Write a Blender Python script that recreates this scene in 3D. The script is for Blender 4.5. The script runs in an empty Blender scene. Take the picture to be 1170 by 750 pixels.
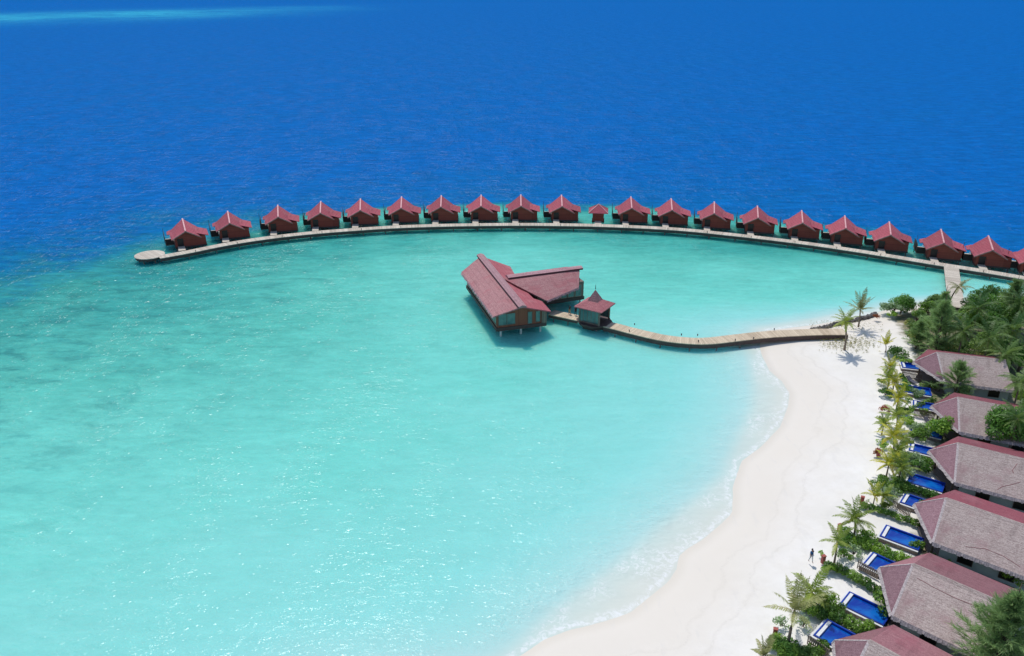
import bpy, bmesh, math, random
import numpy as np
from mathutils import Vector, Matrix, noise as mnoise
R = math.radians
random.seed(11)
scene = bpy.context.scene
COL = scene.collection

# ------------------------------------------------------------------ camera
H, F, PITCH = 60.0, 930.0, R(23.5)
CP, SP = math.cos(PITCH), math.sin(PITCH)
cam = bpy.data.objects.new('camera', bpy.data.cameras.new('camera'))
COL.objects.link(cam)
cam.location = (0, 0, H)
cam.rotation_euler = (R(90) - PITCH, 0, 0)
cam.data.sensor_width = 36
cam.data.lens = 36 * F / 1170
cam.data.clip_start = 1
cam.data.clip_end = 60000
scene.camera = cam

def at(u, v, z=0.0):
    """where the sight line through photo pixel (u, v) meets height z"""
    dx, dz = (u - 585) / F, (375 - v) / F
    t = (z - H) / (-SP + dz * CP)
    return Vector((dx * t, (CP + dz * SP) * t, z))

def height_to(p, v):
    """height of a point above p that shows at photo row v"""
    dz = (375 - v) / F
    return H + p.y * (-SP + dz * CP) / (CP + dz * SP) - p.z

# ------------------------------------------------------------------ helpers
def tag(o, label=None, cat=None, group=None, kind=None):
    if label: o['label'] = label
    if cat: o['category'] = cat
    if group: o['group'] = group
    if kind: o['kind'] = kind
    return o

def empty(name, loc=(0, 0, 0), rz=0.0):
    o = bpy.data.objects.new(name, None)
    o.location = loc
    o.rotation_euler = (0, 0, rz)
    o.empty_display_size = .3
    COL.objects.link(o)
    return o

class MB:
    def __init__(s):
        s.v, s.f, s.uv, s.tone = [], [], [], []
        s.tn = 0.5
    def add(s, vs, fs, uvs=None):
        n = len(s.v)
        s.v.extend([tuple(p) for p in vs])
        s.tone.extend([s.tn] * len(vs))
        for i, f in enumerate(fs):
            s.f.append(tuple(n + k for k in f))
            s.uv.append(uvs[i] if uvs else None)
        return s
    def box(s, x0, x1, y0, y1, z0, z1, M=None):
        vs = [Vector((x, y, z)) for z in (z0, z1) for y in (y0, y1) for x in (x0, x1)]
        if M: vs = [M @ p for p in vs]
        return s.add(vs, [(0, 2, 3, 1), (4, 5, 7, 6), (0, 1, 5, 4), (2, 6, 7, 3), (0, 4, 6, 2), (1, 3, 7, 5)])
    def bar(s, a, b, w, h=None):
        """a beam of square section from a to b"""
        a, b = Vector(a), Vector(b)
        h = h or w
        d = (b - a)
        L = d.length
        d.normalize()
        up = Vector((0, 0, 1)) if abs(d.z) < .95 else Vector((0, 1, 0))
        sx = d.cross(up).normalized()
        uz = sx.cross(d)
        vs = []
        for p in (a, b):
            for i, j in ((-1, -1), (1, -1), (1, 1), (-1, 1)):
                vs.append(p + sx * (i * w / 2) + uz * (j * h / 2))
        return s.add(vs, [(0, 3, 2, 1), (4, 5, 6, 7), (0, 1, 5, 4), (1, 2, 6, 5), (2, 3, 7, 6), (3, 0, 4, 7)])
    def tube(s, pts, rads, n=7, cap=True):
        rings = []
        pts = [Vector(p) for p in pts]
        base = len(s.v)
        vs, fs = [], []
        for i, p in enumerate(pts):
            d = (pts[min(i + 1, len(pts) - 1)] - pts[max(i - 1, 0)]).normalized()
            up = Vector((0, 0, 1)) if abs(d.z) < .95 else Vector((0, 1, 0))
            a = d.cross(up).normalized()
            b = a.cross(d)
            for k in range(n):
                t = 2 * math.pi * k / n
                vs.append(p + (a * math.cos(t) + b * math.sin(t)) * rads[i])
        for i in range(len(pts) - 1):
            for k in range(n):
                k2 = (k + 1) % n
                fs.append((i * n + k, i * n + k2, (i + 1) * n + k2, (i + 1) * n + k))
        if cap:
            fs.append(tuple(range(n))[::-1])
            fs.append(tuple((len(pts) - 1) * n + k for k in range(n)))
        return s.add(vs, fs)
    def slab(s, top, th):
        """a closed plate: polygon `top` (3-D points, counter-clockwise from above) pushed down by th"""
        n = len(top)
        t = [Vector(p) for p in top]
        b = [p - Vector((0, 0, th)) for p in t]
        fs = [tuple(range(n)), tuple(range(2 * n - 1, n - 1, -1))]
        for k in range(n):
            k2 = (k + 1) % n
            fs.append((k, n + k, n + k2, k2))
        return s.add(t + b, fs)
    def ribbon(s, pts, w, z, th, zfun=None):
        """a deck along a plan path: closed slab with uv in metres (along, across)"""
        pts = [Vector((p[0], p[1], 0)) for p in pts]
        n = len(pts)
        L = 0
        rows = []
        for i, p in enumerate(pts):
            d = (pts[min(i + 1, n - 1)] - pts[max(i - 1, 0)]).normalized()
            nrm = Vector((-d.y, d.x, 0))
            if i: L += (p - pts[i - 1]).length
            zz = zfun(i / (n - 1)) if zfun else z
            rows.append((p + nrm * w / 2, p - nrm * w / 2, zz, L))
        vs, fs, uv = [], [], []
        for l, r, zz, L in rows:
            for q, dz in ((l, 0), (r, 0), (r, th), (l, th)):
                vs.append((q.x, q.y, zz - dz))
        for i in range(n - 1):
            a, b = 4 * i, 4 * i + 4
            La, Lb = rows[i][3], rows[i + 1][3]
            for k in range(4):
                k2 = (k + 1) % 4
                fs.append((a + k, a + k2, b + k2, b + k))
                va, vb = ((w, 0), (0, -th), (0, w), (-th, 0))[k]
                uv.append([(La, va), (La, vb), (Lb, vb), (Lb, va)])
        fs.append((3, 2, 1, 0)); uv.append([(0, 0)] * 4)
        e = 4 * (n - 1)
        fs.append((e, e + 1, e + 2, e + 3)); uv.append([(0, 0)] * 4)
        return s.add(vs, fs, uv)
    def mesh(s, name):
        me = bpy.data.meshes.new(name)
        me.from_pydata(s.v, [], s.f)
        if any(u is not None for u in s.uv):
            lay = me.uv_layers.new(name='UVMap')
            flat = []
            for f, u in zip(s.f, s.uv):
                for k in range(len(f)):
                    flat.extend(u[k] if u else (0, 0))
            lay.data.foreach_set('uv', flat)
        if any(t != .5 for t in s.tone):
            at_ = me.attributes.new('tone', 'FLOAT', 'POINT')
            at_.data.foreach_set('value', s.tone)
        me.update()
        return me
    def build(s, name, mat, parent=None, smooth=False, bevel=0):
        me = s.mesh(name)
        if not any(u is not None for u in s.uv):
            bm = bmesh.new(); bm.from_mesh(me)
            if name not in ('crown', 'foliage', 'leaf'):
                bmesh.ops.recalc_face_normals(bm, faces=bm.faces)
            bm.to_mesh(me); bm.free()
        if mat: me.materials.append(mat)
        if smooth:
            me.polygons.foreach_set('use_smooth', [True] * len(me.polygons))
        o = bpy.data.objects.new(name, me)
        COL.objects.link(o)
        if parent: o.parent = parent
        if bevel:
            b = o.modifiers.new('bevel', 'BEVEL'); b.width = bevel; b.segments = 2; b.limit_method = 'ANGLE'
        return o

def kids(o):
    return [c for c in bpy.data.objects if c.parent == o]

def copy_tree(o, parent=None):
    c = o.copy()
    COL.objects.link(c)
    c.parent = parent
    for ch in kids(o):
        copy_tree(ch, c)
    return c

def spline(pts, step):
    """smooth path through the points, sampled about every `step`"""
    P = [Vector((p[0], p[1], 0)) for p in pts]
    P = [P[0] * 2 - P[1]] + P + [P[-1] * 2 - P[-2]]
    out = []
    for i in range(1, len(P) - 2):
        n = max(1, int((P[i + 1] - P[i]).length / step))
        for k in range(n):
            t = k / n
            a, b, c, d = P[i - 1], P[i], P[i + 1], P[i + 2]
            out.append(.5 * ((2 * b) + (c - a) * t + (2 * a - 5 * b + 4 * c - d) * t * t + (3 * b - a - 3 * c + d) * t ** 3))
    out.append(P[-2])
    return out

# ------------------------------------------------------------------ materials
def srgb(r, g, b):
    f = lambda c: (c / 255 / 12.92) if c / 255 <= .04045 else ((c / 255 + .055) / 1.055) ** 2.4
    return (f(r), f(g), f(b), 1)

class N:
    def __init__(s, name):
        s.m = bpy.data.materials.new(name)
        s.m.use_nodes = True
        s.t = s.m.node_tree
        s.t.nodes.clear()
        s.out = s.t.nodes.new('ShaderNodeOutputMaterial')
    def n(s, kind, **kw):
        o = s.t.nodes.new('ShaderNode' + kind)
        for k, v in kw.items(): setattr(o, k, v)
        return o
    def put(s, sock, v):
        if v is None: return
        if isinstance(v, (int, float, tuple, list)): sock.default_value = v
        else: s.t.links.new(v, sock)
    def math(s, op, a, b=None, c=None, clamp=False):
        o = s.n('Math', operation=op, use_clamp=clamp)
        s.put(o.inputs[0], a); s.put(o.inputs[1], b); s.put(o.inputs[2], c)
        return o.outputs[0]
    def rng(s, x, a, b, lo=0.0, hi=1.0, smooth=True):
        o = s.n('MapRange', interpolation_type='SMOOTHSTEP' if smooth else 'LINEAR')
        s.put(o.inputs['Value'], x)
        for k, v in (('From Min', a), ('From Max', b), ('To Min', lo), ('To Max', hi)): s.put(o.inputs[k], v)
        return o.outputs[0]
    def mix(s, f, a, b, mode='MIX'):
        o = s.n('Mix', data_type='RGBA', blend_type=mode)
        s.put(o.inputs[0], f); s.put(o.inputs[6], a); s.put(o.inputs[7], b)
        return o.outputs[2]
    def attr(s, name):
        return s.n('Attribute', attribute_name=name).outputs['Fac']
    def pos(s, kind='Object', scale=(1, 1, 1), rot=0.0):
        tc = s.n('TexCoord').outputs[kind]
        mp = s.n('Mapping')
        s.put(mp.inputs['Vector'], tc)
        mp.inputs['Scale'].default_value = scale
        mp.inputs['Rotation'].default_value = (0, 0, rot)
        return mp.outputs[0]
    def noise(s, vec, scale, detail=3, rough=.55, dist=0.0):
        o = s.n('TexNoise')
        s.put(o.inputs['Vector'], vec)
        o.inputs['Scale'].default_value = scale
        o.inputs['Detail'].default_value = detail
        o.inputs['Roughness'].default_value = rough
        o.inputs['Distortion'].default_value = dist
        return o.outputs['Fac']
    def ramp(s, x, stops):
        o = s.n('ValToRGB')
        e = o.color_ramp.elements
        while len(e) < len(stops): e.new(.5)
        for k, (p, c) in enumerate(stops):
            e[k].position = p; e[k].color = c if len(c) == 4 else (*c, 1)
        s.put(o.inputs[0], x)
        return o.outputs[0]
    def bsdf(s, col, rough=.7, spec=.5, normal=None, **kw):
        o = s.n('BsdfPrincipled')
        s.put(o.inputs['Base Color'], col)
        s.put(o.inputs['Roughness'], rough)
        s.put(o.inputs['Specular IOR Level'], spec)
        for k, v in kw.items(): s.put(o.inputs[k.replace('_', ' ')], v)
        if normal is not None: s.put(o.inputs['Normal'], normal)
        s.t.links.new(o.outputs[0], s.out.inputs[0])
        return o
    def bump(s, h, strength=.5, dist=1.0):
        o = s.n('Bump')
        s.put(o.inputs['Height'], h)
        s.put(o.inputs['Strength'], strength)
        o.inputs['Distance'].default_value = dist
        return o.outputs[0]

def flat(name, col, rough=.6, var=.18, scale=1.5, spec=.4, metallic=0.0):
    m = N(name)
    n = m.noise(m.pos(), scale, 4, .6)
    c = m.mix(m.rng(n, .3, .7), tuple(x * (1 - var) for x in col[:3]) + (1,), tuple(min(1, x * (1 + var)) for x in col[:3]) + (1,))
    m.bsdf(c, rough, spec, Metallic=metallic)
    return m.m

def plank_mat(name, c1, c2, pitch=.30, seam=.09, rough=.75, wet=0):
    """boards laid across a uv path; each board its own shade"""
    m = N(name)
    uv = m.n('UVMap').outputs[0]
    sp = m.n('SeparateXYZ'); m.put(sp.inputs[0], uv)
    x = m.math('DIVIDE', sp.outputs[0], pitch)
    fl = m.math('FLOOR', x)
    fr = m.math('FRACT', x)
    wn = m.n('TexWhiteNoise', noise_dimensions='1D'); m.put(wn.inputs['W'], fl)
    big = m.math('FLOOR', m.math('DIVIDE', sp.outputs[0], pitch * 8))
    wn2 = m.n('TexWhiteNoise', noise_dimensions='1D'); m.put(wn2.inputs['W'], big)
    n = m.noise(m.pos('Object'), .9, 5, .65)
    f = m.math('ADD', m.math('MULTIPLY', wn.outputs[0], .45), m.math('MULTIPLY', n, .6))
    f = m.math('ADD', f, m.math('MULTIPLY', wn2.outputs[0], .35))
    c = m.mix(m.rng(f, .25, 1.05, smooth=False), c1, c2)
    s1 = m.math('LESS_THAN', fr, seam)
    c = m.mix(m.math('MULTIPLY', s1, .75), c, tuple(v * .3 for v in c1[:3]) + (1,))
    s2 = m.math('LESS_THAN', m.math('FRACT', m.math('DIVIDE', sp.outputs[0], pitch * 8)), .03)
    c = m.mix(m.math('MULTIPLY', s2, .5), c, tuple(v * .35 for v in c1[:3]) + (1,))
    m.bsdf(c, rough, .3)
    return m.m

def board_wall(name, c1, c2, pitch=.22, vertical=False):
    """board cladding: courses along z (or along x+y when vertical)"""
    m = N(name)
    sp = m.n('SeparateXYZ'); m.put(sp.inputs[0], m.pos())
    a = m.math('ADD', sp.outputs[0], sp.outputs[1]) if vertical else sp.outputs[2]
    x = m.math('DIVIDE', a, pitch)
    fr = m.math('FRACT', x)
    wn = m.n('TexWhiteNoise', noise_dimensions='1D'); m.put(wn.inputs['W'], m.math('FLOOR', x))
    n = m.noise(m.pos('Object', (1, 1, .3)), 1.3, 5, .7)
    f = m.math('ADD', m.math('MULTIPLY', wn.outputs[0], .4), m.math('MULTIPLY', n, .7))
    oi = m.n('ObjectInfo').outputs['Random']
    f = m.math('ADD', f, m.math('MULTIPLY', oi, .25))
    c = m.mix(m.rng(f, .2, 1.1, smooth=False), c1, c2)
    c = m.mix(m.math('MULTIPLY', m.math('LESS_THAN', fr, .12), .6), c, tuple(v * .3 for v in c1[:3]) + (1,))
    m.bsdf(c, .65, .35)
    return m.m

def shingle(name, c1, c2, c3, axis='x', course=.32, line=.38):
    """thatch / shingle roof: courses down the slope, ragged fibres, bleached and stained areas"""
    m = N(name)
    sp = m.n('SeparateXYZ'); m.put(sp.inputs[0], m.pos())
    z = sp.outputs[2]
    warp = m.noise(m.pos(), 1.3, 3)
    zz = m.math('ADD', z, m.math('MULTIPLY', warp, .10))
    fr = m.math('FRACT', m.math('DIVIDE', zz, course))
    sc = (9, 1.2, 1.2) if axis == 'x' else (1.2, 9, 1.2)
    fib = m.noise(m.pos('Object', sc), 1.1, 4, .75)
    pat = m.noise(m.pos('Object', (1, 1, 1)), .32, 4, .6, .4)
    fine = m.noise(m.pos('Object', (1, 1, 2)), 5.5, 4, .75)
    spk = m.noise(m.pos('Object', (1, 1, 1)), 14, 2, .7)
    f = m.math('ADD', m.math('MULTIPLY', fib, .5), m.math('MULTIPLY', fine, .5))
    f = m.math('ADD', f, m.math('MULTIPLY', m.math('SUBTRACT', spk, .5), .5))
    c = m.mix(m.rng(f, .34, .66), c1, c2)
    c = m.mix(m.rng(pat, .48, .72, 0, .75), c, c3)
    dk = m.math('MULTIPLY', m.rng(fr, 0, .22, 1, 0), line)
    c = m.mix(dk, c, tuple(v * .35 for v in c1[:3]) + (1,))
    stn = m.noise(m.pos('Object', (1.3, .22, .22) if axis == 'y' else (.22, 1.3, .22)), .9, 4, .65)
    c = m.mix(m.rng(stn, .50, .72, 0, .30), c, tuple(v * .45 for v in c1[:3]) + (1,))
    oi = m.n('ObjectInfo').outputs['Random']
    hs = m.n('HueSaturation'); m.put(hs.inputs['Color'], c); m.put(hs.inputs['Value'], m.rng(oi, 0, 1, .80, 1.14, False))
    h = m.math('ADD', m.math('MULTIPLY', fr, .05), m.math('MULTIPLY', f, .09))
    m.bsdf(hs.outputs[0], .8, .35, m.bump(h, .8))
    return m.m

def leaf_mat(name, dark, light, back=.35, tip=None):
    m = N(name)
    t = m.attr('tone')
    oi = m.n('ObjectInfo').outputs['Random']
    n = m.noise(m.pos('Object'), .8, 2)
    f = m.math('ADD', m.math('MULTIPLY', t, .75), m.math('MULTIPLY', n, .5))
    f = m.math('ADD', f, m.math('MULTIPLY', m.math('SUBTRACT', oi, .5), .25))
    c = m.mix(m.rng(f, .2, 1.0, smooth=False), dark, light)
    if tip: c = m.mix(m.rng(t, .86, .95), c, tip)
    p = m.n('BsdfPrincipled'); m.put(p.inputs['Base Color'], c); p.inputs['Roughness'].default_value = .5
    p.inputs['Specular IOR Level'].default_value = .35
    tr = m.n('BsdfTranslucent')
    m.put(tr.inputs['Color'], m.mix(.5, c, light))
    mx = m.n('MixShader'); mx.inputs[0].default_value = back
    m.t.links.new(p.outputs[0], mx.inputs[1]); m.t.links.new(tr.outputs[0], mx.inputs[2])
    m.t.links.new(mx.outputs[0], m.out.inputs[0])
    return m.m

M = {}
M['deck'] = plank_mat('deck_boards', srgb(168, 156, 140), srgb(214, 203, 186), .28)
M['deck_warm'] = plank_mat('warm_deck_boards', srgb(176, 156, 130), srgb(216, 198, 170), .28)
M['fascia'] = flat('dark_beam', srgb(84, 66, 62), .7)
M['pile'] = flat('pile_concrete', srgb(120, 112, 108), .8)
M['pile_pale'] = flat('pale_pile', srgb(205, 205, 200), .7)
M['villa_wall'] = board_wall('villa_boards', srgb(120, 52, 44), srgb(168, 82, 66))
M['villa_side'] = board_wall('villa_side_boards', srgb(114, 46, 40), srgb(162, 76, 60))
M['villa_roof'] = shingle('villa_shingles', srgb(144, 60, 72), srgb(186, 94, 106), srgb(172, 106, 112), 'y', .30)
M['villa_trim'] = flat('villa_ridge', srgb(214, 160, 160), .6)
M['barge'] = flat('barge_board', srgb(150, 118, 112), .6)
M['screen'] = board_wall('dark_screen', srgb(44, 34, 34), srgb(66, 50, 48), .18)
M['dark'] = flat('dark_opening', srgb(26, 28, 32), .3, .1)
M['white'] = flat('white_paint', (.72, .72, .70), .5, .06)
M['glass'] = None
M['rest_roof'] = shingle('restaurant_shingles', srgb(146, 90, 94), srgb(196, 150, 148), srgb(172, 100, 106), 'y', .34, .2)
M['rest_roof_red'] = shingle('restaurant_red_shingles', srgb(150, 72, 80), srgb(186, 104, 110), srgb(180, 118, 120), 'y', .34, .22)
M['gaz_roof'] = shingle('gazebo_shingles', srgb(164, 88, 94), srgb(208, 138, 140), srgb(190, 128, 130), 'y', .3, .2)
M['cap'] = shingle('ridge_capping', srgb(166, 118, 124), srgb(206, 166, 168), srgb(190, 140, 144), 'x', .3)
M['cap_shadow'] = flat('ridge_shadow', srgb(92, 60, 64), .8)  # tone of the painted shadow line beside the ridge caps
M['rest_wall'] = board_wall('restaurant_boards', srgb(116, 62, 48), srgb(164, 96, 74), .25, True)
M['rest_grey'] = board_wall('grey_brown_boards', srgb(96, 84, 76), srgb(140, 124, 112), .3, True)
M['thatch'] = shingle('bungalow_sheen_thatch', srgb(138, 119, 115), srgb(194, 178, 170), srgb(156, 124, 124), 'y', .30, .16)  # near slopes: grey sheen against the sun painted into the base colour
M['thatch_red_no_sheen'] = shingle('bungalow_red_no_sheen_thatch', srgb(118, 56, 67), srgb(148, 82, 90), srgb(146, 94, 100), 'y', .30, .16)  # same thatch on the far slopes, without the painted sheen
M['thatch_hip_sheen'] = shingle('bungalow_hip_sheen_thatch', srgb(118, 82, 90), srgb(162, 128, 134), srgb(140, 94, 104), 'y', .30, .05)  # same thatch on the near hip, part of the sheen painted in
M['thatch_red_low_sheen'] = shingle('bungalow_red_low_sheen_thatch', srgb(128, 82, 88), srgb(166, 118, 122), srgb(150, 88, 98), 'y', .30, .16)  # far slopes of the two nearest roofs, a little sheen painted in
M['fringe'] = flat('grey_thatch_edge', srgb(176, 164, 162), .85, .3, 6)
M['crack'] = flat('split_thatch', srgb(132, 82, 84), .85)
M['bung_wall'] = flat('bungalow_render', srgb(176, 186, 184), .75, .08)
M['deck_dark'] = board_wall('terrace_boards', srgb(110, 96, 88), srgb(156, 140, 130), .2, True)
M['slat'] = flat('weathered_slat', srgb(164, 146, 130), .75, .25)
M['slat_dark'] = board_wall('dark_slat', srgb(70, 56, 52), srgb(96, 78, 70), .16)
M['red_box'] = flat('red_paint', srgb(168, 84, 74), .6)
M['bark'] = flat('palm_bark', srgb(128, 112, 98), .85, .3, 5)
M['bark_dark'] = flat('tree_bark', srgb(92, 78, 66), .85, .3, 5)
M['rock'] = flat('breakwater_stone', srgb(112, 106, 102), .85, .4, 2.5)
M['metal'] = flat('dark_metal', srgb(60, 60, 62), .4, .1)
M['skin'] = flat('skin', srgb(150, 104, 80), .6, .08)
M['hair'] = flat('hair', srgb(26, 22, 22), .6, .1)
M['blue_cloth'] = flat('blue_cloth', srgb(28, 98, 150), .8, .15)
M['pale_cloth'] = flat('pale_cloth', srgb(214, 216, 216), .8, .08)
M['dark_cloth'] = flat('dark_cloth', srgb(48, 46, 52), .8, .15)
M['tan_cloth'] = flat('tan_cloth', srgb(186, 160, 120), .8, .15)
M['lounger'] = flat('lounger_fabric', srgb(84, 84, 96), .8, .15)
M['leaf_palm'] = leaf_mat('palm_leaf', srgb(88, 118, 42), srgb(186, 200, 92), .42, srgb(210, 190, 104))
M['leaf_yellow'] = leaf_mat('yellow_palm_leaf', srgb(124, 142, 34), srgb(232, 222, 84), .45, srgb(226, 192, 84))
M['leaf_coco'] = leaf_mat('coconut_leaf', srgb(56, 94, 46), srgb(148, 176, 90), .38, srgb(186, 176, 100))
M['leaf_dry'] = leaf_mat('sparse_palm_leaf', srgb(104, 107, 66), srgb(193, 196, 127), .35, srgb(170, 134, 113))
M['leaf_pine'] = leaf_mat('feathery_needles', srgb(92, 124, 70), srgb(170, 198, 128), .3)
M['leaf_broad'] = leaf_mat('broad_leaf', srgb(45, 86, 34), srgb(111, 159, 61), .35)
M['leaf_bright'] = leaf_mat('bright_leaf', srgb(79, 127, 38), srgb(166, 202, 75), .4)
M['leaf_shrub'] = leaf_mat('shrub_leaf', srgb(52, 95, 38), srgb(136, 173, 66), .35)
M['leaf_grey'] = leaf_mat('grey_green_leaf', srgb(104, 134, 95), srgb(186, 207, 157), .35)
M['leaf_rust'] = leaf_mat('rusty_leaf', srgb(120, 84, 40), srgb(178, 96, 66), .35)
M['creeper'] = leaf_mat('beach_creeper', srgb(110, 116, 60), srgb(176, 168, 104), .3)

g = N('window_glass')
g.bsdf(g.mix(g.noise(g.pos(), .8, 2), srgb(46, 78, 82), srgb(112, 142, 138)), .12, .7)
M['glass'] = g.m
g = N('pool_tile')
g.bsdf(g.mix(g.noise(g.pos(), 3, 2), srgb(20, 52, 140), srgb(28, 66, 168)), .25, .5)
M['tile'] = g.m
g = N('pool_water')
nb = g.noise(g.pos('Object', (1, 1, 1)), 2.2, 3)
vv = g.noise(g.pos('Object', (1, 1, 1)), .55, 4, .6, .6)
g.bsdf(g.mix(g.rng(vv, .35, .65), srgb(8, 46, 148), srgb(18, 102, 186)), .06, .5, g.bump(g.math('MULTIPLY', nb, .03), .6))
M['pool_water'] = g.m

# ------------------------------------------------------------------ light and sky
SUN_EL, SUN_AZ = R(63), R(-16)          # azimuth from straight ahead, negative to the left
sd = Vector((math.sin(SUN_AZ) * math.cos(SUN_EL), math.cos(SUN_AZ) * math.cos(SUN_EL), math.sin(SUN_EL)))
sun = bpy.data.objects.new('sun', bpy.data.lights.new('sun', 'SUN'))
COL.objects.link(sun)
sun.data.energy = 3.2
sun.data.angle = R(.53)
sun.data.color = (1, .965, .91)
sun.rotation_euler = sd.to_track_quat('Z', 'Y').to_euler()
w = bpy.data.worlds.new('World')
scene.world = w
w.use_nodes = True
wt = w.node_tree
sky = wt.nodes.new('ShaderNodeTexSky')
sky.sky_type = 'NISHITA'
sky.sun_disc = False
sky.sun_elevation = SUN_EL
sky.sun_rotation = SUN_AZ
sky.dust_density = .6
sky.ozone_density = 1.4
wt.links.new(sky.outputs[0], wt.nodes['Background'].inputs[0])
wt.nodes['Background'].inputs[1].default_value = .15
vs = scene.view_settings
vs.view_transform = 'Standard'; vs.look = 'None'; vs.gamma = 1; vs.exposure = -0.12
scene.cycles.max_bounces = 6
scene.cycles.caustics_reflective = False
scene.cycles.caustics_refractive = False
scene.cycles.sample_clamp_indirect = 4
scene.cycles.sample_clamp_direct = 3

# ------------------------------------------------------------------ coast lines (plan)
shore_px = [(560, 768), (598, 747), (621, 731), (650, 720), (676, 714), (700, 707), (720, 700), (742, 682), (763, 665), (773, 650), (775, 636), (785, 627), (801, 618), (827, 596), (836, 586), (837, 570), (837, 556), (847, 527), (868, 512), (891, 488), (900, 465), (902, 450), (893, 436), (879, 424), (871, 408), (868, 398), (869, 386), (876, 378), (900, 375), (926, 372), (960, 366), (998, 359), (1012, 354), (1040, 348), (1075, 346), (1110, 343), (1170, 338), (1240, 336)]
S = [at(u, v).xy for u, v in shore_px]
S = [Vector((-75, -60)), Vector((-62, 0)), Vector((-38, 33)), Vector((-14, 50))] + S + [Vector((190, 110)), Vector((215, 40)), Vector((220, -60))]
aqua_px = [(545, 768), (589, 749), (644, 700), (682, 670), (729, 633), (763, 604), (809, 568), (834, 544), (843, 518), (856, 491), (866, 465), (868, 440), (862, 409), (858, 396), (858, 384), (868, 376), (900, 371), (930, 366), (960, 360), (998, 355), (1012, 350), (1040, 345), (1075, 343), (1110, 340), (1170, 335), (1240, 333)]
A = [at(u, v).xy for u, v in aqua_px]
A = [Vector((-79, -60)), Vector((-66, 0)), Vector((-41, 35)), Vector((-18, 53))] + A + [Vector((196, 112)), Vector((222, 40)), Vector((226, -60))]
reef_px = [(-400, 400), (-120, 326), (0, 302), (60, 290), (120, 279), (190, 266), (260, 258), (350, 248), (450, 240), (560, 235), (680, 234), (760, 239), (860, 249), (960, 262), (1060, 282), (1170, 303), (1300, 335)]
E = [at(u, v).xy for u, v in reef_px]
E = [Vector((-300, -400))] + E + [Vector((330, 20)), Vector((330, -400))]

def sdist(px, py, poly):
    """distance to a closed outline, negative inside"""
    n = len(poly)
    best = np.full(px.shape, 1e12)
    ins = np.zeros(px.shape, bool)
    for i in range(n):
        x0, y0 = poly[i]; x1, y1 = poly[(i + 1) % n]
        dx, dy = x1 - x0, y1 - y0
        t = np.clip(((px - x0) * dx + (py - y0) * dy) / (dx * dx + dy * dy + 1e-12), 0, 1)
        d = (px - x0 - t * dx) ** 2 + (py - y0 - t * dy) ** 2
        best = np.minimum(best, d)
        c = ((y0 > py) != (y1 > py)) & (px < (x1 - x0) * (py - y0) / ((y1 - y0) if y1 != y0 else 1e-12) + x0)
        ins ^= c
    return np.where(ins, -1, 1) * np.sqrt(best)

def grid_mesh(name, X, Y, Z, attrs, mat, wrap=False):
    ny, nx = X.shape
    me = bpy.data.meshes.new(name)
    me.vertices.add(nx * ny)
    me.vertices.foreach_set('co', np.stack([X, Y, Z], -1).astype(np.float32).ravel())
    idx = np.arange(nx * ny).reshape(ny, nx)
    q = np.stack([idx[:-1, :-1], idx[:-1, 1:], idx[1:, 1:], idx[1:, :-1]], -1).reshape(-1, 4)
    me.loops.add(q.size)
    me.loops.foreach_set('vertex_index', q.ravel().astype(np.int32))
    me.polygons.add(len(q))
    me.polygons.foreach_set('loop_start', (np.arange(len(q)) * 4).astype(np.int32))
    me.update(calc_edges=True)
    me.validate()
    me.polygons.foreach_set('use_smooth', np.ones(len(me.polygons), bool))
    for k, a in attrs.items():
        at_ = me.attributes.new(k, 'FLOAT', 'POINT')
        at_.data.foreach_set('value', a.astype(np.float32).ravel())
    me.materials.append(mat)
    o = bpy.data.objects.new(name, me)
    COL.objects.link(o)
    return o

def vnoise(X, Y, s, seed=0):
    """cheap smooth value noise"""
    rs = np.random.RandomState(seed)
    T = rs.rand(256, 256)
    x, y = X * s, Y * s
    xi, yi = np.floor(x).astype(int), np.floor(y).astype(int)
    fx, fy = x - xi, y - yi
    fx, fy = fx * fx * (3 - 2 * fx), fy * fy * (3 - 2 * fy)
    g_ = lambda a, b: T[a % 256, b % 256]
    return (g_(xi, yi) * (1 - fx) + g_(xi + 1, yi) * fx) * (1 - fy) + (g_(xi, yi + 1) * (1 - fx) + g_(xi + 1, yi + 1) * fx) * fy

# ------------------------------------------------------------------ sea
# boardwalk ring path (front edge in the photo, deck height 1.5)
ring_front = [at(u, v, 1.5).xy for u, v in [(183, 295.5), (216, 289.5), (258, 281), (300, 274.2), (350, 268.3), (400, 264.2), (450, 261), (500, 259.2), (550, 258.3), (600, 258), (650, 258.5), (683, 259.2), (730, 261), (780, 264), (830, 269), (880, 274.6), (930, 281), (980, 288.4), (1030, 296.5), (1075, 304), (1120, 311), (1170, 319.5), (1230, 331)]]
RW = 2.4
ring_front = spline(ring_front, 1.0)
ring = []
for i, p in enumerate(ring_front):
    d = (ring_front[min(i + 1, len(ring_front) - 1)] - ring_front[max(i - 1, 0)]).normalized()
    ring.append(p + Vector((-d.y, d.x, 0)) * RW / 2)

az = np.concatenate([np.arange(-180, -50, 3.0), np.arange(-50, 50, .2), np.arange(50, 180.01, 3.0)])
rad = np.concatenate([[2, 10, 20, 30, 38, 44, 48], np.arange(50, 150, .42), np.arange(150, 260, 1.0), 260 * 1.025 ** np.arange(0, 185)])
AZ, RD = np.meshgrid(np.radians(az), rad)
X, Y = np.sin(AZ) * RD, np.cos(AZ) * RD
ds, da, de = sdist(X, Y, S), sdist(X, Y, A), -sdist(X, Y, E)
lag = np.interp(da, [-12, -5, 0, 1.5, 5, 14, 40, 80, 150, 300], [0, .025, .06, .09, .15, .235, .33, .43, .58, .66])
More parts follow.
